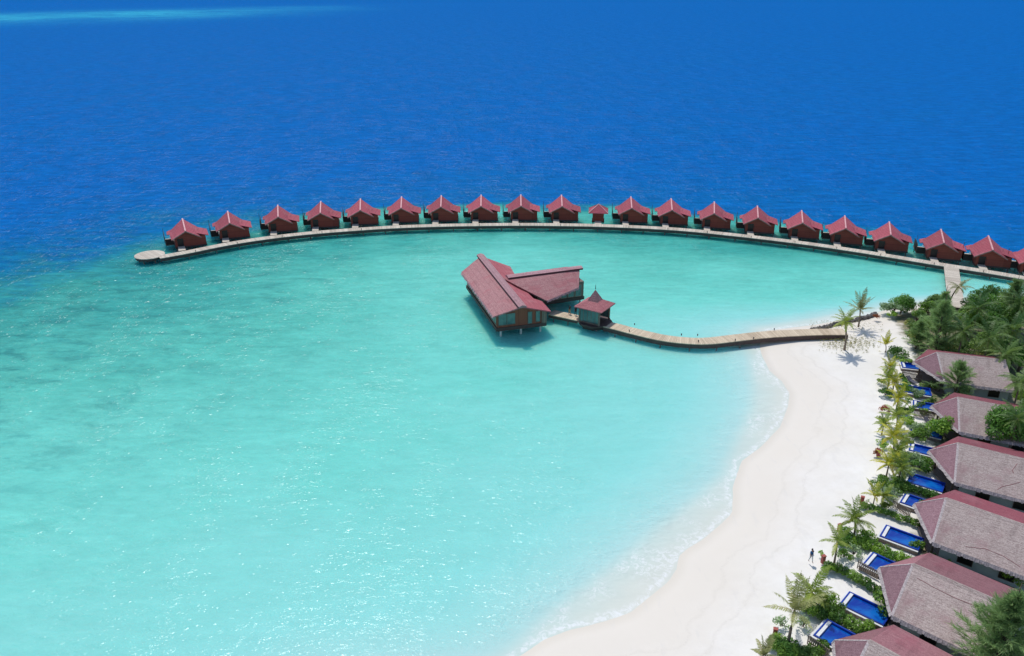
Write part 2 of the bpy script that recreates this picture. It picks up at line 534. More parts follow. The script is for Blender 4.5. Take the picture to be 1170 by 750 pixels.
# the reef flat drops off gently on the left and steeply behind the villas
left = np.clip((-X - 60) / 45, 0, 1)
wd = 6 + 38 * left
wig = (vnoise(X, Y, .06, 3) - .5) * (10 + 34 * left) + (vnoise(X, Y, .2, 4) - .5) * 6
k = np.clip((de + wig) / wd * .5 + .5, 0, 1)
k = k * k * (3 - 2 * k)
out = .93 + .07 * np.clip((-de - 10) / 60, 0, 1)
ring_pts = np.array([(p.x, p.y) for p in ring[::3]])
dr = np.full(X.shape, 1e9)
near = RD < 300
for rx, ry in ring_pts:
    dr[near] = np.minimum(dr[near], (X[near] - rx) ** 2 + (Y[near] - ry) ** 2)
dr = np.sqrt(dr)
weed = np.clip(1.2 - dr / 19, 0, 1) ** 1.2 * (de > 0) * np.clip(ds / 30 - .3, 0, 1)
weed = np.clip(weed * (vnoise(X, Y, .12, 8) * .8 + .5), 0, 1)
lag = lag + .07 * weed
north = np.clip((Y - 138) / 18, 0, 1) * np.clip(X / 30, 0, 1) * np.clip(da / 5, 0, 1)
lag = lag + .13 * north
west = np.clip((-X - 15) / 70, 0, 1) * np.clip((Y - 85) / 60, 0, 1) * np.clip(da / 40, 0, 1)
lag = lag + .09 * west * (.5 + vnoise(X, Y, .05, 9))
deep = lag * k + out * (1 - k)
# a far reef breaks the blue at the upper left
u_ = (X + 700) / 350; v_ = (Y - 1400 - (X + 640) * .6) / 260
far = np.exp(-(u_ ** 4)) * np.exp(-(v_ ** 2) * 1.6) * np.clip(.55 + 1.1 * (vnoise(X, Y, .008, 5) - .25), 0, 1.3)
far = np.where(RD > 700, far, 0)

patch = np.clip((-X - 25 + (Y - 110) * .3) / 70, 0, 1) * np.clip((de + 25) / 40, 0, 1) * np.clip(da / 40 - .5, 0, 1)

m = N('sea_water')
shore, aqua, dep, pat = m.attr('shore'), m.attr('aqua'), m.attr('deep'), m.attr('patch')
P0 = m.pos('Object')
pw = m.pos('Object', (.55, 1.0, 1), R(-14))
n_big = m.noise(P0, .022, 4, .6, .6)
n_mid = m.noise(m.pos('Object', (.5, 1, 1), R(20)), .11, 5, .65, .8)
n_rf = m.noise(m.pos('Object', (.55, 1, 1), R(10)), .20, 6, .7, .5)
n_sm = m.noise(pw, .55, 4, .6)
c = m.math('ADD', dep, m.math('MULTIPLY', m.math('SUBTRACT', n_big, .5), m.rng(dep, .08, .35, 0, .13)))
c = m.math('ADD', c, m.math('MULTIPLY', m.math('SUBTRACT', n_mid, .5), m.rng(dep, .1, .5, .02, .11)))
c = m.math('ADD', c, m.math('MULTIPLY', m.math('SUBTRACT', n_sm, .5), m.rng(dep, .1, .9, .01, .20)))
col = m.ramp(c, [(0.0, (.70, .665, .58)), (.04, (.64, .67, .59)), (.10, (.42, .66, .62)), (.20, (.265, .655, .60)), (.34, (.165, .605, .51)), (.48, (.095, .475, .39)), (.62, (.035, .30, .275)), (.74, (.007, .18, .30)), (.86, (.001, .130, .345)), (1.0, (.001, .118, .40))])
col = m.mix(m.math('MULTIPLY', m.attr('far_reef'), m.rng(n_big, .3, .6, .55, 1)), col, (.03, .34, .52, 1))
col = m.mix(m.math('MULTIPLY', m.attr('weed'), m.rng(n_mid, .25, .6, .22, .66)), col, (.034, .30, .265, 1))
pm_ = m.math('MULTIPLY', pat, m.rng(n_rf, .47, .66))
col = m.mix(m.math('MULTIPLY', pm_, .66), col, (.022, .20, .20, 1))
# broken foam: a lacy wash between the two edges and a bright lip at the water's edge
fo1 = m.noise(m.pos('Object', (1, 1, 1)), 1.5, 6, .7, 1.2)
fo2 = m.noise(P0, .12, 2)
sw = m.math('ADD', shore, m.math('MULTIPLY', m.math('SUBTRACT', m.noise(P0, .35, 3), .5), 2.2))
lip = m.math('MULTIPLY', m.rng(sw, .05, .35), m.rng(sw, .5, 1.3, 1, 0))
lip = m.math('MULTIPLY', lip, m.rng(fo1, .40, .62))
band = m.math('MULTIPLY', m.rng(sw, .1, .8), m.rng(aqua, -.6, 1.6, 1, 0))
lace = m.math('MULTIPLY', band, m.math('MULTIPLY', m.rng(fo1, .48, .60), m.rng(fo2, .42, .60)))
lip2 = m.math('MULTIPLY', m.math('MULTIPLY', m.rng(aqua, -.5, 0.1), m.rng(aqua, .2, .9, 1, 0)), m.math('MULTIPLY', m.rng(fo1, .50, .62), m.rng(fo2, .5, .62)))
foam = m.math('MAXIMUM', m.math('MULTIPLY', lip, .65), m.math('MAXIMUM', m.math('MULTIPLY', lace, .48), m.math('MULTIPLY', lip2, .6)))
foam = m.math('MULTIPLY', foam, m.rng(shore, 14, 9))
col = m.mix(foam, col, (.86, .86, .85, 1))
# light and dark of the wave facets, painted into the base colour as noise
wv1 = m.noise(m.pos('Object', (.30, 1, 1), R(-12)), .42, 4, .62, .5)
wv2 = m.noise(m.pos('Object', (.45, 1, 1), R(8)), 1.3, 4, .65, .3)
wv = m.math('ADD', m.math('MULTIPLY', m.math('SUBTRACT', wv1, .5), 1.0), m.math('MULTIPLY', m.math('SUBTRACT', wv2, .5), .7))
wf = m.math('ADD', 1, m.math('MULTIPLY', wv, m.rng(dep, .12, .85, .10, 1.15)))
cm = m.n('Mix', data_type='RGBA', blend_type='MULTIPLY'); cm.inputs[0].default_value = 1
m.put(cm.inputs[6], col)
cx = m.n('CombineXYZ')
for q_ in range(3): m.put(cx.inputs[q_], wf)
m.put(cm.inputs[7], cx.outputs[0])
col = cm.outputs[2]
# waves
amp = m.rng(dep, .1, .9, .85, 1.6)
w1 = m.noise(m.pos('Object', (.45, 1, 1), R(-18)), .32, 3, .55, .3)
w2 = m.noise(m.pos('Object', (.6, 1, 1), R(12)), 1.0, 2, .5, .3)
w3 = m.noise(m.pos('Object', (.8, 1, 1), R(-30)), 3.2, 2, .5)
hh = m.math('ADD', m.math('MULTIPLY', w1, m.rng(dep, .3, .9, .14, .5)), m.math('ADD', m.math('MULTIPLY', w2, .24), m.math('MULTIPLY', w3, .075)))
hh = m.math('MULTIPLY', m.math('MULTIPLY', hh, amp), m.rng(m.noise(m.pos('Object', (1, .5, 1), R(30)), .09, 4, .65), .35, .65, .5, 1.3))
calm = m.rng(shore, .2, 6, .1, 1)
nor = m.bump(m.math('MULTIPLY', hh, calm), 1.0)
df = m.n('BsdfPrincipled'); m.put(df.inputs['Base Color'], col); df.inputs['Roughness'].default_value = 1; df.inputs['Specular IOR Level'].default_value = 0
m.put(df.inputs['Normal'], nor)
df.subsurface_method = 'BURLEY'
m.put(df.inputs['Subsurface Weight'], m.rng(aqua, 1, 6, 0, 1)); df.inputs['Subsurface Radius'].default_value = (.2, .85, 1.0); df.inputs['Subsurface Scale'].default_value = 5
gl = m.n('BsdfGlossy'); m.put(gl.inputs['Roughness'], m.rng(dep, .1, .9, .085, .25)); m.put(gl.inputs['Normal'], nor)
fr = m.n('Fresnel'); fr.inputs['IOR'].default_value = 1.33; m.put(fr.inputs['Normal'], nor)
mx = m.n('MixShader'); m.put(mx.inputs[0], m.math('MINIMUM', fr.outputs[0], m.rng(dep, .3, .85, .055, .016)))
m.t.links.new(df.outputs[0], mx.inputs[1]); m.t.links.new(gl.outputs[0], mx.inputs[2]); m.t.links.new(mx.outputs[0], m.out.inputs[0])
sea = grid_mesh('water', X, Y, np.zeros_like(X), dict(shore=ds, aqua=da, deep=deep, patch=patch, weed=weed, far_reef=np.clip(far, 0, 1)), m.m)
tag(sea, kind='structure')

# ------------------------------------------------------------------ beach
xs, ys = np.arange(-80, 226, .75), np.arange(-62, 176, .75)
X, Y = np.meshgrid(xs, ys)
ds = sdist(X, Y, S)
ins = np.maximum(-ds, 0)
GZ = .85
Z = np.where(ds > 0, -.10 * ds, np.interp(ins, [0, 3, 9, 16, 26], [0, .22, .52, .76, GZ]))
Z = np.maximum(Z, -4)
Z += np.where(ins > 4, 1, 0) * np.minimum((ins - 4) / 10, 1) * ((vnoise(X, Y, .22, 1) - .5) * .22 + (vnoise(X, Y, .7, 2) - .5) * .10)
grd = [at(u, v, GZ).xy for u, v in [(1018, 356), (1040, 352), (1075, 345), (1125, 338), (1250, 335), (1400, 500), (1400, 760), (1100, 790), (960, 790), (962, 742), (1000, 712), (1012, 660), (1044, 640), (1050, 600), (1066, 566), (1066, 520), (1068, 480), (1052, 446), (1044, 420), (1040, 395), (1028, 372)]]
grd = grd[:5] + [Vector((205, 100)), Vector((204, 40)), Vector((210, -50)), Vector((60, -50)), Vector((44, 20))] + grd[7:]
dg = sdist(X, Y, grd)
m = N('coral_sand')
wet, soil = m.attr('inland'), m.attr('soil')
P0 = m.pos('Object')
nb, nm, nf = m.noise(P0, .07, 4, .6), m.noise(P0, .6, 5, .65), m.noise(P0, 6, 4, .7)
c = m.mix(m.rng(nb, .35, .65), srgb(227, 222, 212), srgb(235, 231, 225))
c = m.mix(m.rng(nm, .4, .7, 0, .35), c, srgb(216, 210, 200))
ww = m.math('ADD', wet, m.math('MULTIPLY', m.math('SUBTRACT', m.noise(P0, .10, 4), .5), 9))
c = m.mix(m.rng(ww, 2.5, 14, .9, 0), c, srgb(224, 215, 201))
c = m.mix(m.rng(wet, .1, 1.6, .45, 0), c, srgb(208, 198, 180))
for lvl, st in ((8.2, .14), (5.2, .10)):
    ln = m.math('SUBTRACT', 1, m.math('MULTIPLY', m.math('ABSOLUTE', m.math('SUBTRACT', ww, lvl)), 2.6), clamp=True)
    c = m.mix(m.math('MULTIPLY', m.math('MULTIPLY', ln, st), m.rng(nf, .35, .6)), c, srgb(150, 138, 118))
tr = m.noise(m.pos('Object', (1, .25, 1), R(-26)), .9, 4, .6)
c = m.mix(m.rng(tr, .56, .72, 0, .22), c, srgb(206, 202, 196))
ns = m.noise(P0, .35, 5, .7)
sf = m.rng(m.math('ADD', soil, m.math('MULTIPLY', m.math('SUBTRACT', ns, .5), 6)), -.8, 1.2)
gcol = m.mix(m.rng(nm, .4, .6), srgb(74, 84, 48), srgb(126, 116, 84))
c = m.mix(m.math('MULTIPLY', sf, .92), c, gcol)
hb = m.math('ADD', m.math('MULTIPLY', nm, .12), m.math('MULTIPLY', nf, .025))
m.bsdf(c, m.rng(wet, .3, 2.5, .45, .9), .25, m.bump(hb, m.rng(wet, 2, 8, .1, .6)))
beach = grid_mesh('beach', X, Y, Z, dict(inland=-ds, soil=-dg), m.m)
tag(beach, kind='structure')

# ------------------------------------------------------------------ ring boardwalk
DZ = 1.5
bw = empty('boardwalk', (ring[len(ring) // 2].x, ring[len(ring) // 2].y, 0))
tag(bw, 'long curved wooden boardwalk on piles with a round platform at its left end', 'boardwalk')
off = Vector(bw.location)
def rel(o, root):
    """keep world-placed part under its root"""
    o.parent = root
    o.matrix_parent_inverse = Matrix.Translation(root.location).inverted()
    return o
rel(MB().ribbon(ring, RW, DZ, .12).build('deck', M['deck']), bw)
for sgn in (-1, 1):
    path = []
    for i, p in enumerate(ring):
        d = (ring[min(i + 1, len(ring) - 1)] - ring[max(i - 1, 0)]).normalized()
        path.append(p + Vector((-d.y, d.x, 0)) * sgn * (RW / 2 - .06))
    rel(MB().ribbon(path, .16, DZ - .123, .66).build('fascia', M['fascia']), bw)
acc = 0
for i in range(1, len(ring)):
    acc += (ring[i] - ring[i - 1]).length
    if acc > 5.4:
        acc = 0
        d = (ring[i] - ring[i - 1]).normalized()
        nn = Vector((-d.y, d.x, 0))
        for sgn in (-1, 1):
            q = ring[i] + nn * sgn * .82
            rel(MB().tube([(q.x, q.y, -1), (q.x, q.y, DZ - .13)], [.14, .13], 8).build('pile', M['pile']), bw)
pc = at(171, 291.3, DZ)
mb = MB()
cir = lambda r, z, n=40: [(pc.x + r * math.cos(2 * math.pi * k_ / n), pc.y + r * math.sin(2 * math.pi * k_ / n), z) for k_ in range(n)]
mb.slab(cir(3.25, DZ + .03), .14)
mb.uv = [[((mb.v[i][0] + mb.v[i][1]) * .7, mb.v[i][1]) for i in f] for f in mb.f]
rel(mb.build('platform_deck', M['deck']), bw)
rel(MB().slab(cir(3.1, DZ - .115), .5).build('platform_skirt', M['fascia']), bw)
for k_ in range(6):
    t = k_ * math.pi / 3 + .3
    q = pc + Vector((2.4 * math.cos(t), 2.4 * math.sin(t), 0))
    rel(MB().tube([(q.x, q.y, -1), (q.x, q.y, .9)], [.14, .13], 8).build('pile', M['pile']), bw)

# ------------------------------------------------------------------ water villas
def make_villa():
    """local: x along the boardwalk, y away from it; origin at water level under the middle of the front gable wall"""
    r = empty('water_villa')
    b = MB()
    # main body with gable front and side wing
    fz, ez = 1.35, 3.55
    b.add([(-2.6, 0, fz), (2.8, 0, fz), (2.8, 0, 3.52), (.0, 0, 4.98), (-2.6, 0, 3.56)], [(0, 1, 2, 3, 4)])
    b.add([(-2.6, 5.7, fz), (2.8, 5.7, fz), (2.8, 5.7, 3.7), (0, 5.7, 5.8), (-2.6, 5.7, 3.7)], [(4, 3, 2, 1, 0)])
    b.add([(-2.6, 0, fz), (-2.6, 5.7, fz), (-2.6, 5.7, 3.7), (-2.6, 0, 3.56)], [(0, 1, 2, 3)])
    b.add([(2.8, 0, fz), (2.8, 5.7, fz), (2.8, 5.7, 3.7), (2.8, 0, 3.52)], [(3, 2, 1, 0)])
    b.build('wall', M['villa_wall'], r)
    MB().box(2.803, 4.25, .002, 5.2, fz, 3.45).build('wing_wall', M['villa_side'], r)
    # roof: ridge climbs towards the sea, apex at the back
    F0, B0 = -.75, 5.9
    A0, A1 = Vector((0, F0, 5.18)), Vector((0, B0, 6.42))
    L0, L1 = Vector((-3.3, F0, 3.36)), Vector((-3.55, B0 - .5, 3.62))
    R0, R1 = Vector((2.95, F0, 3.5)), Vector((3.5, B0 - .5, 3.75))
    rf = MB().slab([A0, A1, L1, L0], .14)
    rf.slab([A1, A0, R0, R1], .14)
    roof = rf.build('roof', M['villa_roof'], r)
    MB().bar(A0 + Vector((0, -.04, .04)), A1 + Vector((0, .05, .04)), .30, .12).build('ridge_cap', M['villa_trim'], roof)
    MB().bar(A0 + Vector((0, -.06, -.12)), L0 + Vector((0, -.06, -.10)), .07, .22).build('barge_board', M['barge'], roof)
    MB().bar(A0 + Vector((0, -.06, -.12)), R0 + Vector((.35, -.06, -.24)), .07, .22).build('barge_board', M['barge'], roof)
    MB().slab([(2.2, .3, 4.15), (4.95, -.35, 3.50), (5.0, 4.4, 3.72), (2.2, 5.0, 4.5)], .13).build('wing_roof', M['villa_roof'], r)
    MB().slab([(-2.8, 3.9, 3.78), (-2.8, 6.3, 4.0), (-4.0, 6.3, 3.55), (-4.0, 3.9, 3.4)], .12).build('porch_roof', M['villa_roof'], r)
    # entrance
    d = MB().box(-2.1, -.75, -.06, .02, fz + .02, 3.35).build('door', M['dark'], r)
    f = MB()
    f.box(-2.2, -2.103, -.09, .01, fz + .02, 3.45).box(-.747, -.65, -.09, .01, fz + .02, 3.45).box(-2.103, -.747, -.09, .01, 3.353, 3.45)
    f.build('frame', M['villa_side'], d)
    MB().box(-.62, -.5, -.12, -.002, 2.5, 2.75).build('lamp', M['metal'], r)
    # floor, seaside deck, terrace at the left
    MB().box(-2.75, 4.35, -.1, 6.1, .98, 1.343).build('floor_frame', M['fascia'], r)
    gw = MB().ribbon([(-1.45, -3.75), (-1.45, -2), (-1.45, -.11)], 1.55, DZ - .004, .12)
    gw.build('gangway', M['deck'], r)
    MB().ribbon([(-4.7, 7.1), (-2, 7.1), (1, 7.1), (4.3, 7.1)], 2.0, 1.33, .14).build('sea_deck', M['deck'], r)
    MB().ribbon([(-3.7, 2.6), (-3.7, 4.5), (-3.7, 6.09)], 1.85, 1.33, .14).build('terrace_deck', M['deck'], r)
    s = MB().box(-4.65, -4.57, 2.7, 7.9, 1.34, 3.3).box(-4.567, -2.8, 2.62, 2.7, 1.34, 2.75)
    s.build('privacy_screen', M['screen'], r)
    p = MB()
    for k_ in range(2):
        p.box(-3.6, -2.62, 2.75 + k_ * .32, 2.87 + k_ * .32, 3.02, 3.12)
    p.build('pergola', M['white'], r)
    MB().tube([(-4.75, 4.2, 1.2), (-4.75, 4.2, 5.1)], [.05, .04], 6).build('pole', M['metal'], r)
    for x in (-2.4, .6, 4.0):
        for y in (.3, 5.6):
            MB().tube([(x, y, -1), (x, y, .97)], [.13, .12], 7).build('pile', M['pile'], r)
    for x in (-4.4, 4.1):
        MB().tube([(x, 7.6, -1), (x, 7.6, 1.18)], [.11, .1], 7).build('pile', M['pile'], r)
    return r

def ring_frame(u, v=None):
    """point on the outer edge of the ring below photo column u, and outward direction"""
    best = None
    for i, p in enumerate(ring):
        d = (ring[min(i + 1, len(ring) - 1)] - ring[max(i - 1, 0)]).normalized()
        nn = Vector((-d.y, d.x, 0))
        q = p + nn * (RW / 2 + 3.74)
        dep_ = q.y * CP + (H - 3) * SP
        uu = 585 + F * q.x / dep_
        if best is None or abs(uu - u) < best[0]:
            best = (abs(uu - u), q, math.atan2(d.y, d.x))
    return best[1], best[2]

apex = [213, 266, 317, 366, 412, 460, 506, 551, 595, 641, 722, 769, 817, 864, 914, 965, 1018, 1074, 1131, 1184]
vlab = ['nearest the round platform at the boardwalk end', 'second from the round platform', 'third from the round platform', 'fourth from the round platform', 'fifth from the round platform', 'sixth from the round platform',
        'fifth to the left of the small kiosk', 'fourth to the left of the small kiosk', 'third to the left of the small kiosk', 'second to the left of the small kiosk', None]
vlab = ['red-roofed stilt villa nearest the round platform at the boardwalk end'] + \
       ['red-roofed stilt villa %s counted from the round end platform' % w_ for w_ in ('second', 'third', 'fourth', 'fifth', 'sixth')] + \
       ['red-roofed stilt villa %s to the left of the small pyramid-roofed kiosk' % w_ for w_ in ('fourth', 'third', 'second')] + \
       ['red-roofed stilt villa directly left of the small pyramid-roofed kiosk', 'red-roofed stilt villa directly right of the small pyramid-roofed kiosk'] + \
       ['red-roofed stilt villa %s to the right of the small pyramid-roofed kiosk' % w_ for w_ in ('second', 'third', 'fourth', 'fifth')] + \
       ['red-roofed stilt villa third to the left of where the island walkway joins', 'red-roofed stilt villa second to the left of where the island walkway joins',
        'red-roofed stilt villa at the corner just left of where the island walkway joins', 'red-roofed stilt villa just right of where the island walkway joins', 'red-roofed stilt villa cut off by the right edge of the photo']
villa = make_villa()
for i, u in enumerate(apex):
    q, a = ring_frame(u)
    o = villa if i == 0 else copy_tree(villa)
    o.location = (q.x, q.y, 0)
    o.rotation_euler = (0, 0, a * (.6 if a > 0 else .55))
    tag(o, vlab[i], 'villa', 'red-roofed villas along the curved boardwalk')

# bollard lights at the inner edge of the boardwalk
def make_bollard(h=.75):
    r = empty('bollard_light')
    MB().tube([(0, 0, 0), (0, 0, h * .72)], [.09, .08], 8).build('post', M['metal'], r)
    MB().tube([(0, 0, h * .723), (0, 0, h * .93), (0, 0, h)], [.13, .13, .05], 8).build('lamp_head', M['dark'], r)
    return r
bol = make_bollard()
for i, u in enumerate(apex[:19]):
    q, a = ring_frame(u)
    p = q + Vector((math.sin(a), -math.cos(a), 0)) * (3.74 + RW - .2) + Vector((math.cos(a), math.sin(a), 0)) * (-.4)
    o = bol if i == 0 else copy_tree(bol)
    o.location = (p.x, p.y, DZ)
    o.scale = (.75, .75, .6)
    tag(o, 'small dark bollard light on the lagoon edge of the boardwalk, in front of the ' + vlab[i].replace('red-roofed stilt villa ', 'villa ').replace('counted from the round end platform', 'from round platform').replace('to the left of the small pyramid-roofed kiosk', 'left of kiosk').replace('to the right of the small pyramid-roofed kiosk', 'right of kiosk').replace('directly left of the small pyramid-roofed kiosk', 'left beside kiosk').replace('directly right of the small pyramid-roofed kiosk', 'right beside kiosk'), 'bollard light', 'bollard lights along the curved boardwalk')
    lab = o['label'].replace('small dark bollard light on the lagoon edge of the boardwalk, in front of the villa', 'dark bollard light on boardwalk opposite the villa')
    o['label'] = ' '.join(lab.split()[:16])

# kiosk on the ring
q, a = ring_frame(683)
ki = empty('kiosk', (q.x, q.y, 0), a)
tag(ki, 'small square red kiosk with a pyramid roof in the gap between the villas', 'kiosk')
MB().box(-1.45, 1.45, -.7, 2.2, 1.35, 3.95).build('wall', M['villa_wall'], ki)
MB().box(-.6, .6, -.76, -.68, 1.37, 3.25).build('door', M['villa_side'], ki)
c0 = Vector((0, .75, 5.5))
e = [Vector((-2.5, -1.75, 3.75)), Vector((2.5, -1.75, 3.75)), Vector((2.5, 3.25, 3.75)), Vector((-2.5, 3.25, 3.75))]
mb = MB(); mb.add(e + [c0] + [p - Vector((0, 0, .14)) for p in e], [(0, 1, 4), (1, 2, 4), (2, 3, 4), (3, 0, 4), (0, 5, 6, 1), (1, 6, 7, 2), (2, 7, 8, 3), (3, 8, 5, 0), (8, 7, 6, 5)])
kr = mb.build('roof', M['villa_roof'], ki)
mb = MB()
for p in e: mb.bar(p + Vector((0, 0, .04)), c0 + Vector((0, 0, .04)), .16, .1)
mb.build('hip_cap', M['villa_trim'], kr)
MB().box(-1.6, 1.6, -.8, 2.3, 1.0, 1.343).build('floor_frame', M['fascia'], ki)
MB().ribbon([(0, -3.75), (0, -2), (0, -.81)], 1.7, DZ - .004, .12).build('gangway', M['deck'], ki)
for x in (-1.3, 1.3):
    for y in (-.4, 1.9):
        MB().tube([(x, y, -1), (x, y, .99)], [.12, .11], 7).build('pile', M['pile'], ki)

# walkway from the ring to the island
a0, a1 = at(1086.5, 303.2, 1.4), at(1093, 352, 1.4)
ww_ = empty('walkway', (a0.x, a0.y, 0))
tag(ww_, 'straight pale wooden walkway linking the curved boardwalk to the island trees', 'walkway')
pts = [a0.lerp(a1, k_ / 20) for k_ in range(21)]
rel(MB().ribbon(pts, 2.9, DZ - .008, .14).build('deck', M['deck']), ww_)
dd = (a1 - a0).normalized(); nn = Vector((-dd.y, dd.x, 0))
for sgn in (-1, 1):
    rel(MB().ribbon([p + nn * sgn * 1.32 for p in pts], .15, DZ - .15, .4).build('fascia', M['fascia']), ww_)
for k_ in range(2, 18, 3):
    for sgn in (-1, 1):
        q = pts[k_] + nn * sgn * 1.1
        rel(MB().tube([(q.x, q.y, -1), (q.x, q.y, DZ - .16)], [.13, .12], 7).build('pile', M['pile']), ww_)

# ------------------------------------------------------------------ over-water restaurant
rd = Vector((-.285, .958, 0)).normalized()        # main ridge, away from the viewer
ang = math.atan2(rd.y, rd.x) - math.pi / 2         # local y = along the main ridge
RO = at(597.5, 352.5, 4.7)
RO = Vector((2.0, 133.4, 0))
re_ = empty('restaurant', RO, ang)
tag(re_, 'large over-water restaurant with two joined faded red shingle roofs on pale piles', 'restaurant')
inv = Matrix.Rotation(-ang, 4, 'Z') @ Matrix.Translation(-RO)
loc = lambda u, v, z: inv @ at(u, v, z)
EZ, RZ = 4.75, 6.55
HW = 5.45
# main wing: y from 0 to 25
e_l0, e_l1 = Vector((-HW, .2, EZ)), Vector((-HW, 24.6, EZ))
r0, r1 = Vector((-.55, -1.0, RZ)), Vector((-.45, 28.2, RZ))
e_r0, e_r1 = Vector((HW, .6, EZ - .42)), Vector((HW - .1, 26.2, EZ - .42))
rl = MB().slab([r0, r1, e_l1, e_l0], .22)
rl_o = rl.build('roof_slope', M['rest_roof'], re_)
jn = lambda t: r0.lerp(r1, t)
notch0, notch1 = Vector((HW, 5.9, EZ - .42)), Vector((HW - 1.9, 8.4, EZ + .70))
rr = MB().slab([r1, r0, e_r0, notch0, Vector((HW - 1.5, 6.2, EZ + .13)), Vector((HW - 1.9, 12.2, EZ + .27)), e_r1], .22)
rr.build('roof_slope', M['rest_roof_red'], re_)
# cross wing to the right
w0, w1 = loc(577.8, 317.5, RZ), loc(662.4, 306.4, RZ)
w0.x = .2
we1 = loc(661.4, 328.5, EZ)
we0 = loc(625, 344, 4.15)
wd_ = (w1 - w0).normalized()
wn_ = Vector((-wd_.y, wd_.x, 0))
wf0, wf1 = w0 + wn_ * 6.3 + Vector((0, 0, -(RZ - EZ))), w1 + wn_ * 6.3 + Vector((0, 0, -(RZ - EZ)))
wv = Vector((2.2, 10.8, 0)); wv.z = RZ - (RZ - EZ) * 2.2 / HW + .1
sl = MB()
sl.add([w0 + Vector((0, 0, .02)), w1 + Vector((0, 0, .02)), we1, we0, wv] + [p - Vector((0, 0, .22)) for p in (w0, w1, we1, we0, wv)],
       [(0, 4, 1), (1, 4, 3, 2), (5, 6, 9), (6, 7, 8, 9), (1, 2, 7, 6), (2, 3, 8, 7), (3, 4, 9, 8), (4, 0, 5, 9)])
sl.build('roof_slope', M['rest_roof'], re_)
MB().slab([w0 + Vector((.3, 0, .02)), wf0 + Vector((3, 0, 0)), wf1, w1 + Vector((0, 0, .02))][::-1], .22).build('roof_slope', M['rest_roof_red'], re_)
def cap(a, b, w_):
    d = (b - a).normalized(); n_ = Vector((-d.y, d.x, 0))
    mb = MB()
    up = Vector((0, 0, 1))
    prof = [n_ * w_ - up * (.02), n_ * w_ + up * .20, up * .46, -n_ * w_ + up * .20, -n_ * w_ - up * .02]
    vs_ = [a + p for p in prof] + [b + p for p in prof]
    mb.add(vs_, [(0, 5, 6, 1), (1, 6, 7, 2), (2, 7, 8, 3), (3, 8, 9, 4), (4, 9, 5, 0), (0, 1, 2, 3, 4), (9, 8, 7, 6, 5)])
    return mb
rc = cap(r0 + Vector((0, -.5, .0)), r1 + Vector((0, .4, 0)), .72).build('ridge_cap', M['cap'], rl_o)
rc2 = cap(w0 + wd_ * .9, w1 + wd_ * .35, .8).build('ridge_cap', M['cap'], rl_o)
mb = MB()
mb.bar(r0 + Vector((-.74, -.4, .0)), r1 + Vector((-.74, .3, .0)), .06, .26)
mb.bar(w0 + wd_ * 1.0 - wn_ * .82 + Vector((0, 0, .02)), w1 + wd_ * .3 - wn_ * .82 + Vector((0, 0, .02)), .06, .3)
mb.build('ridge_shadow_strip', M['cap_shadow'], rl_o)  # dark bars stand in for the caps' shadow, on one side only
# floors and walls
MB().box(-4.6, 4.9, 1.4, 24.4, 1.25, 1.9).build('floor_frame', M['fascia'], re_)
fw = MB()
fw.add([(-4.4, 1.55, 1.903), (4.7, 1.55, 1.903), (4.7, 1.55, 4.38), (-.5, 1.55, 6.28), (-4.4, 1.55, 4.85)], [(0, 1, 2, 3, 4)])
fw.add([(-4.4, 24.3, 1.903), (4.7, 24.3, 1.903), (4.7, 24.3, 4.38), (-.5, 24.3, 6.28), (-4.4, 24.3, 4.85)], [(4, 3, 2, 1, 0)])
fw.add([(-4.4, 1.55, 1.903), (-4.4, 24.3, 1.903), (-4.4, 24.3, 4.85), (-4.4, 1.55, 4.85)], [(0, 1, 2, 3)])
fw.add([(4.7, 1.55, 1.903), (4.7, 24.3, 1.903), (4.7, 24.3, 4.38), (4.7, 1.55, 4.38)], [(3, 2, 1, 0)])
fw.build('wall', M['rest_wall'], re_)
def window(root, x0, x1, y, z0, z1, n=2, axis='x', name='window', glass='glass', t=.09):
    """framed glazing in a wall facing -y (axis x) or -x (axis y)"""
    f = MB(); gl = MB()
    def bx(b, a0_, a1_, d0, d1, zz0, zz1):
        if axis == 'x': b.box(a0_, a1_, y - d1, y - d0, zz0, zz1)
        else: b.box(y - d1, y - d0, a0_, a1_, zz0, zz1)
    bx(f, x0, x1, .004, .10, z0, z0 + t); bx(f, x0, x1, .004, .10, z1 - t, z1)
    for k_ in range(n + 1):
        xx = x0 + (x1 - x0 - t) * k_ / n
        bx(f, xx, xx + t, .004, .10, z0 + t + .002, z1 - t - .002)
    o = f.build(name, M['rest_grey'], root)
    bx(gl, x0 + .02, x1 - .02, .003, .05, z0 + .02, z1 - .02)
    gl.build('pane', M[glass], o)
    return o
window(re_, -4.2, -1.0, 1.55, 2.3, 4.5, 2)
window(re_, 1.3, 2.2, 1.55, 2.0, 4.4, 1, name='door')
window(re_, 2.8, 3.7, 1.55, 2.2, 4.35, 1)
MB().box(3.95, 4.9, 1.35, 1.54, 1.92, 4.25).build('screen', M['rest_grey'], re_)
for k_ in range(6):
    window(re_, 2.2 + k_ * 3.7, 5.4 + k_ * 3.7, -4.4, 2.2, 4.3, 3, 'y')
for x in (-3.6, .2, 3.9):
    for y in (2.0, 8, 14, 20, 23.8):
        MB().tube([(x, y, -1), (x, y, 1.24)], [.20, .19], 9).build('pile', M['pile_pale'], re_)
